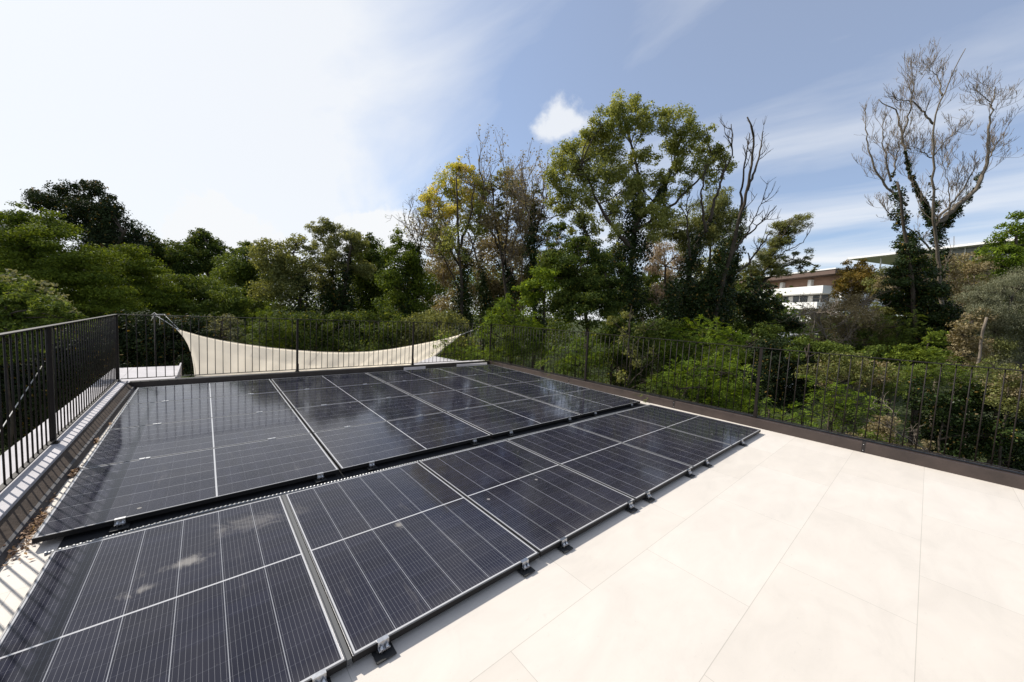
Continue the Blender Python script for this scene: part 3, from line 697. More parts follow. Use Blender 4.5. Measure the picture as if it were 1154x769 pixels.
plant('broadleaf_tree', 'small round-headed dark tree standing alone on the skyline', 'tree', 35,
      [(232, 270, 15), (220, 282, 12), (243, 282, 13), (232, 290, 15), (226, 262, 8), (238, 300, 9)], 'leaf_dark', 2.4, 1.15,
      [([(236, 365), (236, 310), (232, 272)], 2.6, 1)], group=TG, seed=6, k=16)
plant('broadleaf_tree', 'olive green tree mass under the round-headed dark tree', 'tree', 20,
      [(215, 330, 26), (240, 335, 24), (200, 345, 26), (225, 360, 28), (255, 345, 22), (210, 315, 12), (262, 365, 22)], 'leaf_mid', 2.6, 1,
      [([(225, 385), (225, 330)], 3, 1)], group=TG, seed=7, flat=.5)
plant('broadleaf_tree', 'green tree with pale leafy top just right of the round-headed dark tree', 'tree', 24,
      [(262, 300, 18), (280, 292, 18), (272, 320, 24), (290, 315, 20), (262, 285, 8), (275, 278, 8), (292, 284, 9), (285, 340, 22), (255, 312, 14)], 'leaf_mid', 2.6, 1,
      [([(276, 375), (276, 310)], 3, 1)], [], group=TG, seed=8) if False else \
plant('broadleaf_tree', 'green tree with pale leafy top just right of the round-headed dark tree', 'tree', 24,
      [(262, 300, 18), (280, 292, 18), (272, 320, 24), (290, 315, 20), (262, 285, 8), (275, 278, 8), (292, 284, 9), (285, 340, 22), (255, 312, 14)], 'leaf_mid', 2.6, 1,
      [([(276, 375), (276, 310)], 3, 1)], group=TG, seed=8)
plant('broadleaf_tree', 'loose olive tree with a dark ivy trunk, left of the twin ivy trunks', 'tree', 21,
      [(305, 292, 20), (322, 285, 16), (335, 275, 12), (315, 310, 22), (338, 296, 14), (300, 278, 10), (348, 282, 8), (328, 325, 20), (303, 330, 20)], 'leaf_olive', 2.6, .8,
      [([(338, 375), (338, 320), (330, 285)], 3, 1)], ivy=[([(342, 380), (341, 340), (338, 298)], [13, 11, 6])], group=TG, seed=9)
plant('willow_tree', 'grey green willowy tree over twin ivy-covered trunks', 'tree', 22,
      [(355, 258, 9), (366, 256, 10), (378, 264, 14), (395, 266, 12), (362, 272, 10), (388, 280, 16), (405, 280, 12), (372, 290, 16), (352, 300, 12), (402, 305, 16), (362, 325, 16), (408, 275, 8)], 'leaf_olive', 3.0, .85,
      [([(376, 380), (375, 320), (373, 275)], 3, 1), ([(384, 350), (390, 310), (396, 275)], 2.5, 1)], ivy=[([(376, 385), (374, 330), (374, 275)], [17, 12, 5]), ([(386, 350), (390, 310), (393, 280)], [10, 7, 3])],
      group=TG, seed=10, aspect=.3, drift=(.3, -.1, .3))
plant('broadleaf_tree', 'mid green tree right of the twin ivy-covered trunks', 'tree', 26,
      [(412, 285, 16), (425, 290, 18), (408, 310, 22), (430, 318, 22), (418, 345, 26), (400, 335, 18), (414, 270, 8), (402, 268, 7)], 'leaf_dark', 2.5, 1.05,
      [([(418, 385), (418, 300)], 3, 1)], group=TG, seed=11, extra=[([(422, 295, 14), (405, 300, 14)], 'leaf_mid', 2.6, .6)])
plant('broadleaf_tree', 'tree with a dark diagonal ivy trunk and light green leaves on its left side', 'tree', 19,
      [(448, 268, 10), (442, 285, 13), (456, 276, 10), (452, 300, 20), (440, 322, 18), (462, 290, 14), (470, 315, 18), (482, 330, 18), (448, 345, 24), (470, 350, 20)], 'leaf_robinia', 2.6, .85,
      [([(452, 378), (462, 330), (472, 280)], 3, 1)], ivy=[([(448, 385), (458, 335), (468, 300), (473, 270)], [15, 12, 9, 4])], group=TG, seed=12)
# ---- centre: yellow and brown crowns
yl = dict(n=13, L=34, lvl=2, r=.7, leaf='leaf_brown', ln=3.2, ls=2.3, lr=4, up=.5, kids=3, mat='twig_bark', start=.2)
plant('poplar_tree', 'half bare poplar with golden yellow leaves at its top', 'tree', 20,
      [(513, 196, 12), (525, 190, 12), (505, 210, 15), (490, 216, 11), (482, 228, 12), (520, 212, 18), (536, 206, 11), (530, 228, 14), (497, 234, 14), (512, 236, 12), (525, 250, 11), (478, 240, 8), (518, 184, 8)], 'leaf_yellow', 2.5, .60,
      [([(520, 370), (519, 310), (517, 260), (514, 200)], 3, .8), ([(518, 290), (500, 250), (488, 222)], 1.8, .5), ([(518, 280), (532, 240), (534, 208)], 1.8, .5)],
      bare=[([(518, 300), (498, 265), (480, 235)], 1.3, .4), ([(519, 310), (540, 260), (545, 215)], 1.3, .4), ([(519, 330), (500, 290), (478, 262)], 1.2, .4)], tw=yl,
      ivy=[([(522, 385), (523, 340), (524, 285)], [8, 8, 4])], group=TG, seed=13, extra=[([(500, 255, 16), (530, 258, 18), (515, 275, 20), (540, 235, 14), (488, 260, 14), (545, 215, 10), (505, 215, 14), (530, 200, 10)], 'leaf_poplar', 2.3, .42), ([(495, 280, 16), (535, 285, 18), (548, 250, 14), (480, 262, 10)], 'leaf_brown', 2.3, .34)], k=9, limbs=True)
plant('dead_sapling', 'small bare grey twiggy tree left of the golden poplar', 'tree', 21, [], bare=[([(478, 350), (474, 300), (470, 262)], 1.2, .4), ([(474, 290), (465, 265), (460, 245)], .9, .3), ([(473, 280), (478, 255), (478, 240)], .9, .3)],
      tw=dict(n=12, L=22, lvl=2, r=.5, up=.4, kids=3, leaf='leaf_olive', ln=.5, ls=2.2, start=.3), bark='twig_bark', group=TG, seed=14)
plant('poplar_tree', 'sparse brown poplar with a leaning ivy trunk, right of the golden one', 'tree', 21,
      [(556, 212, 9), (572, 196, 9), (582, 205, 8), (575, 220, 10), (560, 232, 10), (590, 225, 9), (548, 245, 10)], 'leaf_olive', 2.5, .35,
      [([(575, 370), (568, 310), (558, 250), (553, 205)], 2.6, .7), ([(566, 300), (574, 250), (578, 200)], 1.8, .5), ([(545, 330), (538, 290), (528, 262)], 2, .8, True)],
      bare=[([(567, 300), (572, 250), (572, 205)], 1.3, .4), ([(566, 310), (588, 250), (592, 215)], 1.3, .4), ([(562, 280), (545, 240), (545, 205)], 1.3, .4), ([(570, 320), (588, 285), (600, 250)], 1.2, .4)],
      tw=dict(n=15, L=34, lvl=2, r=.7, leaf='leaf_brown', ln=3.2, ls=2.3, lr=4, up=.5, kids=3, mat='twig_bark', start=.2),
      ivy=[([(578, 385), (573, 320), (566, 275), (558, 248)], [8, 8, 6, 3]), ([(552, 385), (546, 330), (540, 290)], [9, 7, 3])], group=TG, seed=15, extra=[([(572, 240, 18), (585, 225, 14), (560, 262, 18), (590, 255, 16), (572, 205, 11), (552, 225, 12), (580, 285, 16)], 'leaf_brown', 2.3, .36), ([(575, 215, 14), (565, 240, 14), (590, 240, 12), (548, 215, 10), (560, 200, 9)], 'leaf_olive', 2.3, .40)])
plant('poplar_tree', 'thin brown tree with a stout upright ivy trunk, left of the big poplar', 'tree', 19,
      [(598, 235, 9), (610, 245, 8), (605, 215, 7)], 'leaf_olive', 2.5, .4, [([(603, 370), (602, 300), (602, 235), (600, 205)], 2.6, .6)],
      bare=[([(602, 300), (588, 270), (584, 240)], 1.2, .4), ([(602, 270), (612, 235), (612, 205)], 1.2, .4), ([(602, 290), (594, 240), (592, 210)], 1.2, .4)],
      tw=dict(n=12, L=30, lvl=2, r=.7, leaf='leaf_brown', ln=3.2, ls=2.3, lr=4, up=.5, kids=3, mat='twig_bark', start=.2),
      ivy=[([(604, 385), (604, 320), (602, 270), (602, 240)], [9, 9, 8, 4])], group=TG, seed=16, extra=[([(602, 250, 14), (596, 275, 14), (612, 265, 12), (602, 225, 10)], 'leaf_brown', 2.3, .30)])
plant('brown_thicket', 'dense thicket of brown twiggy saplings at the feet of the golden poplar', 'thicket', 24,
      [(500, 275, 20), (495, 305, 24), (515, 300, 20), (540, 285, 22), (560, 275, 16), (550, 310, 24), (585, 285, 20), (590, 315, 22), (505, 335, 26), (535, 330, 20), (570, 335, 26), (620, 300, 18)], 'leaf_brown', 2.5, .55,
      [([(500, 380), (500, 300)], 1.5, .6), ([(540, 380), (542, 290)], 1.5, .6, True), ([(590, 380), (588, 290)], 1.5, .6, True)],
      group=TG, seed=17, bark='twig_bark', fill=.6)
# ---- big poplar
plant('poplar_tree', 'biggest tree in view, a broad green poplar with a forked dark trunk', 'tree', 16,
      [(695, 125, 15), (712, 122, 14), (682, 138, 16), (705, 140, 18), (728, 130, 14), (725, 148, 16), (750, 128, 11), (762, 140, 17), (780, 138, 10), (668, 150, 14),
       (690, 162, 21), (668, 172, 21), (645, 168, 15), (630, 180, 14), (628, 196, 14), (648, 192, 18), (672, 198, 21), (700, 190, 21), (722, 175, 14), (775, 160, 16), (790, 168, 14), (760, 165, 16),
       (795, 150, 10), (805, 182, 15), (812, 168, 10), (785, 188, 16), (818, 192, 10), (765, 190, 14), (628, 214, 14), (648, 218, 16), (672, 222, 16), (700, 215, 18), (722, 212, 16), (745, 205, 14),
       (635, 236, 14), (658, 240, 14), (750, 228, 14), (735, 240, 16), (772, 212, 10), (690, 240, 14), (745, 252, 16), (622, 228, 9), (650, 255, 11), (720, 232, 14)], 'leaf_poplar', 2.6, .80,
      [([(702, 400), (706, 340), (712, 290), (716, 250), (722, 212), (714, 170), (702, 130)], 9, 1.2), ([(712, 280), (695, 262), (680, 240), (668, 215), (655, 185)], 4, 1), ([(716, 255), (740, 222), (758, 190), (768, 150)], 3.5, 1),
       ([(714, 262), (748, 240), (785, 205), (806, 178)], 3, 1), ([(690, 330), (672, 290), (660, 260), (645, 230)], 4, 1)], depth=1.1,
      ivy=[([(702, 400), (705, 350), (708, 300), (714, 262), (720, 215), (714, 185)], [15, 14, 15, 15, 9, 4]), ([(672, 300), (662, 270), (655, 248)], [7, 6, 4]), ([(742, 222), (758, 190)], [5, 3])], group=TG, seed=20, extra=[([(668, 258, 12), (690, 262, 12), (735, 262, 12), (760, 240, 11), (700, 280, 12), (740, 205, 10), (800, 205, 11), (740, 180, 10), (660, 275, 9)], 'leaf_poplar', 2.5, .55)], thick=.7, fill=.65, k=14, flat=.85)
plant('robinia_tree', 'bright green bushy tree in front of the big poplar, left of its trunk', 'tree', 10.5,
      [(645, 288, 22), (668, 292, 22), (630, 300, 22), (652, 315, 26), (678, 318, 22), (612, 312, 16), (668, 342, 26), (640, 342, 22), (690, 342, 18), (625, 285, 12), (650, 272, 12), (700, 305, 12)],
      'leaf_dark', 2.9, 1.15, [([(662, 395), (660, 340), (655, 300)], 4, 1.5)], group=TG, seed=21, flat=.55,
      extra=[([(612, 318, 20), (592, 325, 12), (625, 300, 14), (600, 335, 16)], 'leaf_bright', 3.0, .8)])
plant('willow_tree', 'pale pinkish brown tree hanging its sparse leaves behind the dark trunks', 'tree', 26,
      [(742, 285, 15), (760, 290, 16), (735, 300, 14), (752, 310, 16), (772, 300, 12), (728, 280, 9), (745, 330, 14), (765, 335, 14), (735, 272, 9)], 'leaf_pink', 2.8, .42, [([(748, 370), (750, 300)], 2, 1)],
      group=TG, seed=22, aspect=.3, drift=(0, 0, -.8), fill=.6)
plant('willow_tree', 'olive willowy crown behind the leaning ivy trunks', 'tree', 23,
      [(805, 228, 17), (792, 245, 20), (815, 245, 20), (775, 252, 16), (765, 265, 17), (800, 265, 21), (825, 262, 16), (780, 275, 18), (832, 240, 10), (815, 215, 10), (750, 262, 16)], 'leaf_olive', 2.8, .75, [([(800, 370), (800, 260)], 2.5, 1)],
      group=TG, seed=23, aspect=.3, drift=(.3, -.1, .6))
plant('leaning_tree', 'cluster of dark ivy-clad trunks leaning right with bare forked tips', 'tree', 15, [],
      trunks=[([(768, 400), (772, 350), (778, 300), (790, 262), (800, 248)], 5, 2.5)],
      bare=[([(800, 400), (808, 340), (822, 290), (834, 250), (842, 215), (846, 190), (852, 165), (848, 140), (842, 132)], 5, .6, True), ([(842, 215), (852, 190), (858, 165), (860, 148)], 1.6, .5), ([(834, 250), (836, 215), (838, 195), (845, 150)], 1.6, .4),
            ([(800, 250), (806, 225), (814, 200), (818, 185)], 2, .8), ([(796, 262), (792, 240), (790, 215), (793, 196)], 1.8, .6), ([(778, 290), (775, 260), (774, 235), (777, 215)], 1.2, .4),
            ([(822, 290), (836, 270), (858, 250), (875, 232)], 1.6, .4), ([(840, 268), (850, 245), (862, 222)], .9, .3), ([(815, 315), (842, 300), (862, 272), (868, 262)], 2, .5), ([(812, 200), (826, 175), (824, 140)], 1, .4)],
      tw=dict(n=5, L=20, lvl=1, r=.55, up=.5, kids=3, start=.55, along=1.3), bark='bark',
      ivy=[([(768, 400), (773, 340), (780, 295), (792, 262), (802, 248)], [17, 17, 14, 9, 4]), ([(800, 400), (808, 345), (820, 298), (832, 262), (838, 235)], [14, 13, 11, 8, 3]), ([(785, 400), (792, 350), (806, 300), (818, 265)], [15, 14, 9, 4]), ([(815, 330), (828, 300), (838, 278)], [7, 4, 2]), ([(745, 400), (752, 360), (760, 320)], [12, 10, 6])],
      group=TG, seed=24)
plant('willow_tree', 'windswept willow with feathery grey green tufts, left of the white building', 'tree', 24,
      [(878, 262, 12), (890, 256, 12), (902, 250, 11), (870, 275, 14), (885, 270, 12), (862, 290, 15), (850, 300, 15), (874, 290, 12), (892, 292, 11), (908, 290, 8), (905, 302, 7), (918, 303, 5), (860, 310, 15), (880, 305, 11), (846, 312, 14)], 'leaf_olive', 3.4, .62,
      [([(848, 385), (852, 340), (858, 310), (875, 280), (895, 258)], 3, .7), ([(856, 322), (880, 302), (905, 292), (920, 300)], 1.8, .5), ([(853, 335), (845, 300), (843, 285)], 1.8, .6)],
      bare=[([(862, 305), (885, 282), (905, 275), (912, 262)], .8, .3), ([(866, 290), (885, 262), (895, 245)], .8, .3)], tw=dict(n=5, L=16, lvl=1, r=.4, up=.3, kids=3),
      group=TG, seed=25, extra=[([(890, 258, 13), (902, 256, 12), (878, 270, 12), (868, 284, 12), (895, 290, 9)], 'leaf_grey', 3.0, .35)], aspect=.22, drift=(.9, -.5, .35), k=8)
plant('broadleaf_tree', 'dark ivy-grown tree in front of the left end of the white building', 'tree', 17,
      [(845, 335, 16), (858, 345, 15), (838, 352, 16), (865, 328, 9), (855, 362, 16), (876, 348, 7), (884, 360, 10), (895, 366, 10), (878, 372, 10), (850, 320, 10), (828, 335, 12)], 'leaf_ivy', 2.6, .95, [([(852, 395), (852, 335)], 3, 1)], group=TG, seed=26)
plant('broadleaf_tree', 'small orange tinged tree at the right end of the white building', 'tree', 22,
      [(958, 303, 11), (970, 308, 11), (950, 316, 11), (962, 322, 14), (978, 322, 11), (945, 330, 9), (966, 338, 12), (985, 312, 7), (972, 298, 7), (984, 335, 12)], 'leaf_orange', 2.4, .75, [([(963, 370), (963, 315)], 1.8, .7)], group=TG, seed=27)
plant('bramble_shrub', 'tall reddish brown twiggy shrub in front of the white building', 'shrub', 14,
      [(938, 352, 18), (958, 350, 20), (978, 358, 18), (925, 362, 14), (950, 372, 20), (975, 378, 20), (990, 365, 10), (962, 340, 12), (930, 380, 16), (912, 352, 9), (988, 392, 16)], 'leaf_brown', 1.9, .34,
      bare=[([(958, 410), (955, 375), (948, 350)], 1.6, .5), ([(970, 410), (978, 375), (985, 350)], 1.6, .5, True), ([(940, 410), (930, 375), (918, 352)], 1.6, .5, True), ([(962, 410), (966, 370), (968, 345)], 1.5, .5, True)],
      tw=dict(n=36, L=24, lvl=2, r=.5, up=.25, kids=4, mat='twig_bark', start=.15), group=SG, seed=28, fill=.7, bark='twig_bark',
      extra=[([(960, 392, 24), (985, 402, 20), (930, 398, 18)], 'leaf_dark', 2.4, .8)])
plant('broadleaf_tree', 'dull green tree filling the gap behind the big poplar trunk', 'tree', 28,
      [(690, 292, 16), (735, 312, 15), (755, 322, 16), (680, 318, 18), (712, 330, 20), (735, 340, 20), (665, 340, 18), (770, 330, 16), (640, 335, 18), (725, 352, 18), (690, 350, 18)], 'leaf_dark', 2.6, .85,
      [([(712, 380), (712, 330)], 2.5, 1)], group=TG, seed=90)
plant('broadleaf_tree', 'olive tree rising between the leaning ivy trunks and the willow', 'tree', 27,
      [(812, 292, 14), (825, 300, 14), (800, 310, 16), (830, 318, 16), (815, 330, 18), (788, 300, 14), (840, 305, 9), (780, 330, 16), (822, 278, 9)], 'leaf_olive', 2.6, .75,
      [([(815, 380), (815, 310)], 2.5, 1)], group=TG, seed=91)
plant('broadleaf_tree', 'dark leafy tree between the brown poplars and the big poplar', 'tree', 25,
      [(618, 262, 11), (628, 276, 13), (612, 288, 14), (632, 256, 9), (605, 310, 16), (590, 325, 16), (560, 335, 16), (622, 305, 14)], 'leaf_dark', 2.6, .8,
      [([(612, 380), (615, 300)], 2.5, 1)], group=TG, seed=92)
plant('brown_thicket', 'tangled olive and brown growth screening the flat-roofed building', 'thicket', 19,
      [(1072, 300, 12), (1088, 308, 13), (1105, 296, 10), (1060, 312, 12), (1098, 318, 14), (1002, 306, 10), (990, 322, 13), (1112, 312, 11)], 'leaf_olive', 2.3, .55,
      bare=[([(1085, 400), (1086, 345), (1090, 300)], 1.4, .5)], tw=dict(n=18, L=24, lvl=2, r=.4, up=.3, kids=4, mat='twig_bark'), group=TG, seed=93, bark='twig_bark')
# ---- right: bare poplar
bt = dict(n=15, L=20, lvl=2, r=.17, up=.45, kids=4, along=1.0, wob=.07, mat='twig_bark', start=.22, leaf='leaf_brown', ln=.06, ls=1.4, lr=2, spread=.5)
plant('bare_tree', 'tall leafless tree with ivy climbing its pale limbs, at the right', 'tree', 15, [], bark='pale_bark',
      bare=[([(1060, 400), (1060, 340), (1056, 280), (1050, 238), (1052, 200), (1052, 170), (1052, 140), (1062, 105), (1078, 75), (1088, 55)], 5.5, .5, True),
            ([(1052, 245), (1036, 220), (1025, 195), (1018, 165), (1016, 145), (1010, 125), (990, 112)], 4.5, .6), ([(1052, 140), (1040, 125), (1030, 115), (1012, 112), (1000, 108)], 2, .5),
            ([(1062, 108), (1058, 90), (1052, 82), (1044, 76)], 1.8, .4), ([(1018, 150), (1026, 125), (1030, 100), (1028, 78)], 1.8, .4), ([(1054, 255), (1076, 235), (1098, 215), (1112, 190), (1114, 150), (1118, 120), (1122, 98)], 5, .7),
            ([(1054, 250), (1080, 222), (1096, 195), (1102, 182)], 2.6, .6), ([(1112, 185), (1124, 160), (1132, 150)], 1.6, .4), ([(1022, 232), (1000, 212), (985, 192), (978, 165), (976, 140), (976, 118)], 2.6, .5),
            ([(1004, 205), (998, 180), (994, 160), (995, 138)], 2, .5), ([(1006, 200), (1012, 170), (1018, 150)], 1.6, .6), ([(1053, 180), (1040, 172), (1028, 165)], 1.2, .4), ([(1053, 175), (1064, 160), (1078, 148)], 1.2, .4),
            ([(1056, 290), (1030, 262), (1005, 245), (990, 225)], 1.8, .5), ([(1118, 120), (1108, 108), (1104, 104)], 1.2, .4), ([(1054, 265), (1070, 245), (1070, 205), (1062, 180)], 1.4, .4)],
      tw=bt, ivy=[([(1062, 400), (1062, 340), (1058, 290), (1052, 250), (1050, 200)], [15, 12, 8, 5, 2]), ([(1050, 250), (1036, 222), (1026, 195), (1020, 170)], [4, 3, 2, 1.5]), ([(1056, 262), (1080, 234), (1098, 214), (1108, 195)], [5, 4, 3, 2])],
      group=TG, seed=30, size=2.3, thick=.58)
plant('ivy_column', 'dark ivy spire shaped like a conifer, left of the leafless tree', 'tree', 13.5,
      [(1020, 272, 12), (1022, 290, 17), (1032, 305, 20), (1015, 308, 14), (1025, 328, 22), (1042, 325, 16), (1035, 345, 22), (1012, 338, 14), (1060, 362, 20), (1045, 378, 24), (1082, 380, 16), (1065, 400, 24), (1085, 405, 18)],
      'leaf_ivy', 2.5, 1.0, [([(1035, 420), (1030, 340), (1020, 260), (1011, 205)], 4, 1)], ivy=[([(1032, 400), (1026, 320), (1018, 270), (1012, 225), (1009, 200)], [14, 13, 10, 6, 3])], group=TG, seed=31, flat=.6,
      extra=[([(1030, 300, 16), (1045, 332, 14), (1070, 372, 14), (1018, 322, 12)], 'leaf_dark', 2.6, .25)])
plant('broadleaf_tree', 'fresh green leafy tree at the far right edge of the view', 'tree', 20,
      [(1132, 262, 12), (1148, 255, 14), (1122, 280, 14), (1140, 282, 16), (1110, 290, 12), (1160, 275, 18), (1128, 300, 14), (1150, 300, 14), (1105, 302, 9), (1175, 255, 16), (1180, 290, 20)], 'leaf_bright', 2.8, .8,
      [([(1145, 370), (1144, 310), (1145, 262)], 3, 1)], group=TG, seed=32, k=10)
plant('willow_shrub', 'grey green feathery willow bush at the far right below the green tree', 'shrub', 12,
      [(1130, 325, 20), (1152, 322, 22), (1110, 345, 20), (1140, 352, 26), (1165, 355, 24), (1118, 372, 22), (1145, 388, 26), (1100, 330, 10), (1172, 390, 22), (1120, 400, 20)], 'leaf_grey', 2.2, .62,
      [([(1130, 425), (1135, 380), (1140, 335)], 3, 1, True)], group=SG, seed=33, aspect=.25, drift=(.2, 0, .8), fill=.6, extra=[([(1135, 375, 24), (1115, 395, 18), (1160, 390, 20)], 'leaf_olive', 2.6, .5)])
plant('brown_thicket', 'brown twiggy thicket between leafless tree and grey willow bush', 'thicket', 17,
      [(1072, 292, 12), (1090, 298, 13), (1052, 296, 12), (1104, 304, 11), (1090, 318, 16), (1105, 325, 14), (1080, 335, 16), (1100, 345, 16), (1075, 310, 10), (995, 318, 10), (1000, 335, 12)], 'leaf_brown', 2.2, .45,
      bare=[([(1092, 400), (1094, 345), (1098, 310)], 1.6, .5), ([(1080, 400), (1080, 350), (1076, 315)], 1.6, .5, True)], tw=dict(n=26, L=24, lvl=2, r=.5, up=.3, kids=4, mat='twig_bark'), group=TG, seed=34, bark='twig_bark')
plant('pale_stump', 'short pale broken branch sticking up in front of the willow bush', 'branch', 11, [], trunks=[([(1106, 385), (1109, 371), (1112, 358)], 1.8, 1.2)], bark='twig_bark', group=None, seed=35, ground_trunk=True)

# ---- shrubs close round the terrace
def shrub(label, z, cl, leaf, size, dens=1, flat=.55, seed=50, name='green_shrub', **kw):
    c = cl[0]; return plant(name, label, 'shrub', z, cl, leaf, size, dens, [([(c[0], c[1]+30), (c[0]+2, c[1])], 2.2, .8)], group=SG, seed=seed, flat=flat, **kw)
shrub('big-leaved shrub beyond the near end of the left railing', 6.5, [(5, 330, 26), (35, 335, 22), (60, 348, 20), (-25, 335, 34), (82, 358, 14), (20, 360, 30), (0, 385, 34), (50, 372, 22), (95, 366, 9)], 'leaf_mid', 4.6, .8, .4, 50, aspect=.45, extra=[([(8, 312, 10), (28, 318, 10), (50, 325, 10), (68, 338, 9), (84, 350, 8)], 'leaf_grey', 4.2, .22)])
shrub('dark hedge mass filling the view through the left railing', 8, [(-30, 400, 50), (20, 400, 46), (70, 390, 34), (40, 440, 50), (-20, 460, 60), (105, 385, 26), (100, 410, 26), (75, 430, 36)], 'leaf_evergreen', 4.2, 1, .8, 51)
shrub('black-green hedge in deep shade left of the shade sail', 14, [(140, 375, 24), (165, 372, 24), (190, 378, 24), (215, 380, 22), (150, 395, 26), (185, 398, 26), (215, 402, 22), (235, 385, 16), (125, 385, 20)], 'leaf_evergreen', 3.2, 1.2, .8, 52)
shrub('round light green bush just above the shade sail', 15, [(300, 362, 15), (292, 372, 14), (310, 372, 16), (285, 382, 12), (322, 380, 12), (300, 385, 18)], 'leaf_robinia', 2.6, 1, .8, 53, frond=True)
shrub('silvery grey leaved bush left of the round light green one', 15.5, [(248, 362, 12), (262, 368, 13), (235, 372, 12), (255, 380, 14), (272, 380, 12), (240, 392, 12)], 'leaf_grey', 2.4, .5, .8, 54, fill=.6)
for i, (lb, u, lf) in enumerate((('dark bush behind the middle of the shade sail', 355, 'leaf_dark'), ('dark bush behind the shade sail, below the diagonal ivy trunk', 425, 'leaf_dark'), ('olive bush behind the right end of the shade sail', 490, 'leaf_olive'))):
    shrub(lb, 16.5, [(u, 365, 22), (u-25, 372, 20), (u+25, 370, 22), (u, 388, 26), (u-28, 395, 22), (u+28, 395, 24)], lf, 2.7, .9, .7, 55+i)
shrub('bright green low bush between the sail and the back right corner', 12, [(500, 388, 12), (512, 398, 12), (530, 396, 12), (522, 410, 14), (540, 408, 12)], 'leaf_bright', 2.8, .9, .6, 60, frond=True)
shrub('tall bright green bush behind the back right corner of the terrace', 11.5, [(578, 348, 15), (566, 358, 16), (592, 360, 16), (552, 375, 16), (578, 375, 20), (600, 378, 16), (560, 395, 18), (588, 396, 20), (612, 392, 12), (545, 398, 10)], 'leaf_bright', 3.0, 1, .6, 61, frond=True, extra=[([(575, 385, 22), (600, 395, 16)], 'leaf_mid', 2.8, .5)])
shrub('yellow green bush behind the first post of the right railing', 9.5, [(648, 395, 16), (665, 390, 14), (632, 405, 16), (655, 412, 18), (672, 408, 12), (640, 428, 16), (662, 432, 14)], 'leaf_bright', 3.2, .75, .5, 62, frond=True, extra=[([(650, 420, 24)], 'leaf_dark', 3, .6)])
shrub('sparse leafed sapling with bare forked twigs left of the bright bushes', 8.6, [(708, 355, 9), (702, 378, 10), (712, 395, 10), (690, 362, 7), (722, 370, 7), (700, 425, 8), (718, 412, 8), (735, 395, 6)], 'leaf_olive', 3.2, .4, .7, 63, name='sapling',
      bare=[([(700, 455), (712, 420), (708, 380), (712, 345)], 1.3, .5), ([(708, 435), (725, 415), (742, 402)], 1.2, .4), ([(706, 440), (728, 430), (742, 424)], 1, .4), ([(710, 400), (722, 380), (738, 362)], .9, .3)], tw=dict(n=5, L=16, lvl=1, r=.3, up=.3), bark='bark', thick=.6)
shrub('feathery vivid green bush standing above the right railing top rail', 10, [(790, 372, 16), (768, 378, 14), (812, 374, 14), (832, 382, 12), (758, 388, 12), (800, 388, 16), (780, 392, 16), (825, 395, 14)], 'leaf_bright', 3.0, .85, .38, 64, frond=True)
shrub('bright feathery bush filling the railing bay left of the middle post', 7.6, [(762, 418, 16), (785, 415, 18), (808, 412, 16), (828, 420, 16), (775, 438, 18), (802, 438, 20), (828, 442, 18), (750, 430, 12), (795, 460, 20), (822, 465, 18), (842, 450, 12)], 'leaf_bright', 3.7, .85, .42, 65, frond=True)
shrub('dark green bush under the bright feathery one, low behind the kerb', 7.2, [(735, 440, 14), (755, 452, 16), (742, 465, 14), (775, 468, 16), (765, 480, 14)], 'leaf_mid', 3.6, .9, .5, 66, frond=True)
shrub('dark understory between middle post and the fern-like bush', 11, [(870, 398, 20), (880, 420, 24), (905, 405, 20), (895, 440, 24), (870, 445, 22), (850, 425, 14), (915, 430, 18)], 'leaf_evergreen', 3.2, 1, .7, 67)
shrub('low fern-like green bush hugging the right kerb beside the middle post', 6.6, [(865, 462, 13), (882, 470, 14), (858, 478, 10), (905, 470, 12), (900, 486, 12), (925, 488, 12), (880, 485, 10)], 'leaf_bright', 4.0, .7, .42, 68, frond=True, extra=[([(885, 478, 20)], 'leaf_mid', 3.6, .5)])
shrub('feathery green bush in the centre of the right-hand railing bay', 7.8, [(935, 440, 14), (955, 448, 16), (925, 455, 12), (975, 455, 12), (945, 465, 16), (968, 475, 14), (918, 430, 9), (990, 462, 10)], 'leaf_bright', 3.6, .6, .42, 69, frond=True, extra=[([(945, 462, 22)], 'leaf_mid', 3.4, .6)])
shrub('tangled olive bush behind the feathery one', 9.5, [(940, 415, 20), (965, 420, 20), (915, 420, 14), (985, 430, 18), (1005, 425, 16)], 'leaf_olive', 2.8, .45, .8, 70, extra=[([(950, 425, 22), (985, 420, 18)], 'leaf_brown', 2.2, .35)])
shrub('brown tangle of dry twigs and leaves against the right kerb', 6.0, [(990, 490, 14), (1010, 500, 14), (965, 498, 12), (1025, 512, 12), (1000, 475, 12), (1045, 505, 10)], 'leaf_brown', 2.8, .4, .5, 71, name='bramble_shrub',
      bare=[([(1060, 520), (1040, 505), (1015, 490), (990, 475)], 1.5, .5), ([(1000, 520), (1010, 490), (1005, 462)], 1, .4)], tw=dict(n=7, L=18, lvl=2, r=.3, up=.2, kids=3, mat='twig_bark'), bark='twig_bark', thick=.7, extra=[([(985, 498, 20), (1015, 505, 16)], 'leaf_mid', 3.2, .5)])
shrub('green slope bush below the orange tinged tree', 13, [(1010, 368, 18), (995, 385, 16), (1022, 388, 20), (1010, 405, 20), (1035, 408, 18), (985, 410, 14)], 'leaf_mid', 2.6, .85, .5, 72, frond=True)
shrub('soft green bush crossing the top rail at the right', 9, [(1030, 425, 18), (1055, 425, 18), (1080, 430, 18), (1010, 440, 14), (1105, 420, 16), (1065, 412, 14)], 'leaf_mid', 3.0, .9, .5, 73, frond=True, extra=[([(1050, 418, 22), (1090, 425, 16)], 'leaf_robinia', 3, .45)])
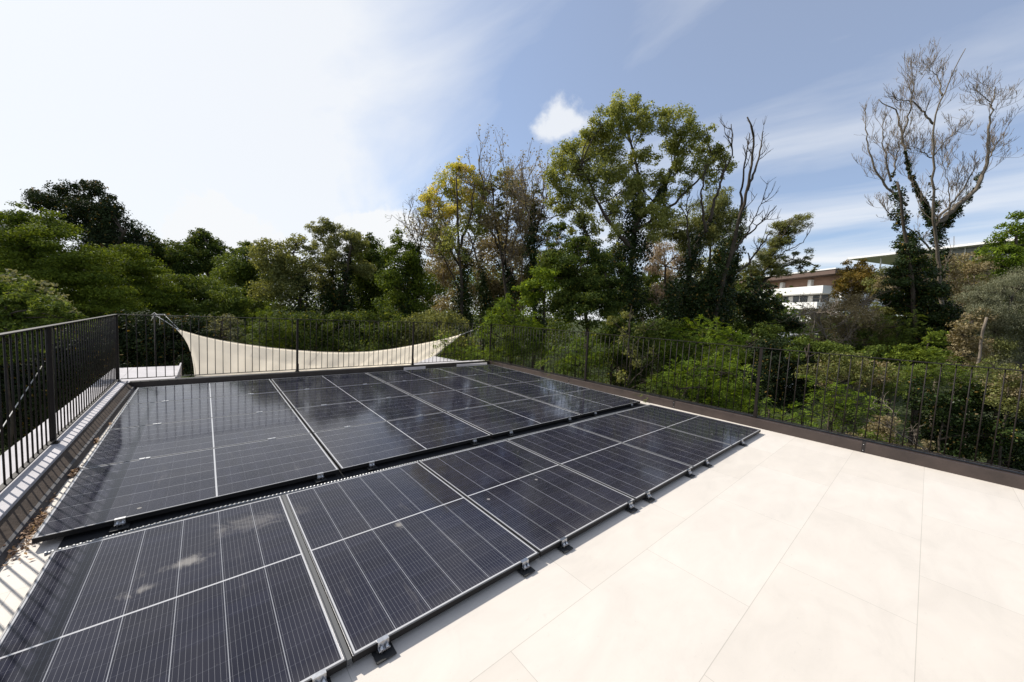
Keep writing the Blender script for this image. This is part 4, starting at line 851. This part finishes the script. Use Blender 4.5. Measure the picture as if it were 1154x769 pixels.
shrub('deep green bush in shade behind the right end of the railing', 8.5, [(1060, 465, 26), (1090, 460, 26), (1120, 450, 24), (1080, 495, 26), (1115, 490, 28), (1145, 480, 26), (1040, 445, 18), (1170, 500, 30), (1150, 520, 26)], 'leaf_ivy', 3.2, .9, .7, 74)
shrub('mottled olive bush at the right edge above the railing', 8, [(1135, 430, 18), (1155, 425, 20), (1120, 415, 14), (1160, 455, 22), (1138, 450, 16)], 'leaf_olive', 2.6, .4, .8, 75, extra=[([(1140, 435, 20), (1160, 450, 18)], 'leaf_brown', 2.2, .3)])
shrub('dark bush filling the gap below the big poplar trunk', 12, [(690, 375, 20), (710, 385, 24), (735, 380, 20), (745, 400, 22), (715, 410, 26), (690, 405, 22), (730, 432, 22), (700, 435, 20), (750, 372, 14)], 'leaf_dark', 3.0, 1, .7, 76)
shrub('dark mass of leaves behind the bright feathery bushes', 12.5, [(780, 400, 26), (815, 405, 26), (845, 400, 24), (760, 425, 26), (800, 440, 28), (840, 440, 26), (865, 380, 18), (885, 392, 16)], 'leaf_dark', 3.0, 1, .7, 77)

shrub('tall olive bush rising behind the ivy spire foot', 15, [(1000, 352, 14), (1012, 345, 12), (995, 372, 16), (985, 350, 9), (1020, 365, 14)], 'leaf_olive', 2.6, .8, .7, 78)
shrub('dull green bush standing over the top rail below the brown shrub', 10.5, [(910, 388, 13), (930, 395, 14), (895, 398, 12), (950, 402, 14), (972, 404, 14), (990, 398, 12)], 'leaf_mid', 2.8, .7, .6, 79)
shrub('brownish bush between the ivy spire and the grey willow bush', 11.5, [(1085, 375, 15), (1098, 360, 13), (1078, 395, 16), (1100, 392, 16), (1090, 412, 14)], 'leaf_brown', 2.6, .5, .7, 80)
shrub('light green bush under the leafless tree', 10, [(1042, 395, 14), (1060, 405, 14), (1028, 405, 12), (1050, 380, 11), (1012, 398, 12)], 'leaf_robinia', 2.8, .8, .6, 81)
def far_wood():
    rs = np.random.RandomState(9); C, Rr = [], []
    for i in range(1300):
        u = rs.uniform(-260, 1400); z = rs.uniform(36, 62); top = np.interp(u, [-200, 60, 200, 300, 450, 620, 780, 855, 885, 1000, 1060, 1154, 1400], [285, 285, 292, 298, 300, 302, 318, 330, 376, 368, 335, 325, 320])
        if 790 < u < 1000: z = rs.uniform(28, 40)
        P = PP(u, top+8+(388-top)*rs.rand()**1.5, z); r = rs.uniform(1.2, 2.8); C.append(P); Rr.append([r, r, r*.9])
    n = 270000
    V, idx = leaves(np.array(C), np.array(Rr), n, .30, rs, .3, .6, None, .3)
    t = np.clip(.4+rs.normal(0, .2, len(C))[idx]+rs.normal(0, .2, n), 0, 1)
    o = bpy.data.objects.new('distant_wood', leafmesh(V.reshape(-1, 3), t, 'leaf_dark')); COL.objects.link(o)
    tag(o, 'distant belt of dark woodland closing the gaps between the trees', 'woodland', kind='stuff')
far_wood()
def undergrowth():
    rs = np.random.RandomState(10); n = 60000
    ang = rs.uniform(R(-50), R(118), n); d = 9+rs.rand(n)**1.3*26
    x = CAM[0]+np.sin(ang)*d; y = CAM[1]+np.cos(ang)*d; ok = ~((x > -1.5) & (x < 7.4) & (y < 12.6)); x, y = x[ok], y[ok]; n = len(x)
    h = (.5+.5*np.sin(x*.7+2)*np.cos(y*.6))*.9+.25
    p = np.stack([x, y, GZ+rs.rand(n)*h], 1); nr = unit(rs.normal(0, .6, (n, 3))+[0, 0, .6]); a = unit(np.cross(nr, rs.normal(0, 1, (n, 3)))); b = np.cross(nr, a)
    l = .09*rs.uniform(.6, 1.5, n)[:, None]
    V = np.stack([p-a*l, p-b*l*.4, p+a*l, p+b*l*.4], 1)
    o = bpy.data.objects.new('undergrowth', leafmesh(V.reshape(-1, 3), rs.rand(n), 'grass_blade')); COL.objects.link(o)
    tag(o, 'weedy ground cover under the trees', 'undergrowth', kind='stuff')
undergrowth()

# ------------------------------------------------------------------ buildings beyond the trees
def building1():
    z = 53.7; A = PP(790, 330, 76); B = PP(945, 330, 48); A[2] = B[2] = 0
    ex = (B-A); L = np.linalg.norm(ex); ex = ex/L; ey = np.array([-ex[1], ex[0], 0.]);
    if ey@FW < 0: ey = -ey
    def zz(v): return PP(900, v, z)[2]
    e = empty('apartment_building', (A[0], A[1], GZ), 'white balconied apartment block with terracotta top storey beyond the trees', 'building')
    def bx(name, m, a0, a1, d0, d1, v0, v1):
        z0, z1 = (GZ if v1 is None else zz(v1)), zz(v0); return MB().obox(A+ex*a0+ey*d0+[0, 0, z0], ex*(a1-a0), ey*(d1-d0), (0, 0, z1-z0)).build(name, m, e)
    bx('roof', 'brown_fascia', -1, L+.3, -1.2, 11, 309.5, 314); bx('roof_edge', 'white_plaster', -1.1, L+.4, -1.3, 11.1, 308.2, 309.4)
    bx('upper_wall', 'terracotta', -.5, L-.2, .6, 10.5, 314.1, 326)
    bx('wall', 'white_plaster', 0, L-.3, .9, 10, 326.1, None)
    s = L*.59
    for i, (v0, v1) in enumerate(((324.5, 332.5), (341.5, 348.5), (357.5, 364), (373, 379))):
        b = bx('balcony', 'white_plaster', s-i*1.0, L-1.4-i*.6, -.9, .58, v0, v1)
    for i, (v0, v1) in enumerate(((333, 341), (349, 356.5), (364.5, 372))):
        for a in (s+1, s+4.2, s+7.4, s+10.0):
            if a+2.2 < L-1:
                w_ = bx('window', 'dark_glass', a, a+2.3, .80, .95, v0+.6, v1-.2); f = bx('frame', 'white_plaster', a+1.1, a+1.2, .74, .79, v0+.6, v1-.2); f.parent = w_; 
        bx('shutter_band', 'brown_fascia', s+.3, L-2, .86, .898, v0, v0+.5)
    for a in (s+2.3, s+7): bx('chimney', 'white_plaster', a, a+.5, 0.1, .59, 316.5, 324)
    return e
building1()
def building2():
    z = 75; A = PP(968, 300, z+8); B = PP(1150, 300, z-14); A[2] = B[2] = 0; ex = B-A; L = np.linalg.norm(ex); ex /= L; ey = np.array([-ex[1], ex[0], 0.])
    if ey@FW < 0: ey = -ey
    e = empty('flat_roofed_building', (A[0], A[1], GZ), 'low modern building with a white flat roof edge and teal glazing behind the leafless tree', 'building')
    zt = PP(980, 291, z+8)[2]
    def bx(name, m, a0, a1, d0, d1, z0, z1): return MB().obox(A+ex*a0+ey*d0+[0, 0, z0], ex*(a1-a0), ey*(d1-d0), (0, 0, z1-z0)).build(name, m, e)
    bx('roof', 'white_plaster', -1.5, L+1, -1.5, 16, zt-.40, zt)
    g0 = L*.40
    bx('glazing', 'teal_glass', g0, L, .5, 14, zt-3.0, zt-.41)
    for i in range(9): bx('mullion', 'white_plaster', g0+i*(L-g0)/8, g0+i*(L-g0)/8+.15, .38, .498, zt-3.0, zt-.42)
    for i in range(3): bx('column', 'white_plaster', .4+i*g0/3, .6+i*g0/3, .6, .8, GZ, zt-.41)
    bx('wall', 'gutter', g0, L, .45, 14.5, GZ, zt-3.01)
building2()
def small_white():
    z = 30; A = PP(868, 392, z); B = PP(905, 390, z); ex = (B-A); ex[2] = 0; L = np.linalg.norm(ex); ex /= L; ey = np.array([-ex[1], ex[0], 0]);
    if ey@FW < 0: ey = -ey
    z1, z2 = PP(885, 383, z)[2], PP(885, 376, z)[2]
    e = empty('shed', (A[0], A[1], GZ), 'small white shed with a slanting white roof half hidden below the white building', 'shed')
    MB().obox((A[0], A[1], GZ), ex*L, ey*3, (0, 0, z1-GZ)).build('wall', 'white_plaster', e)
    P = np.array([A[0], A[1], z1+.01])-ex*.3-ey*.3
    MB().obox(P, ex*(L+1.2)+np.array([0, 0, z2-z1]), ey*3.6, (0, 0, .12)).build('roof', 'white_plaster', e)
small_white()
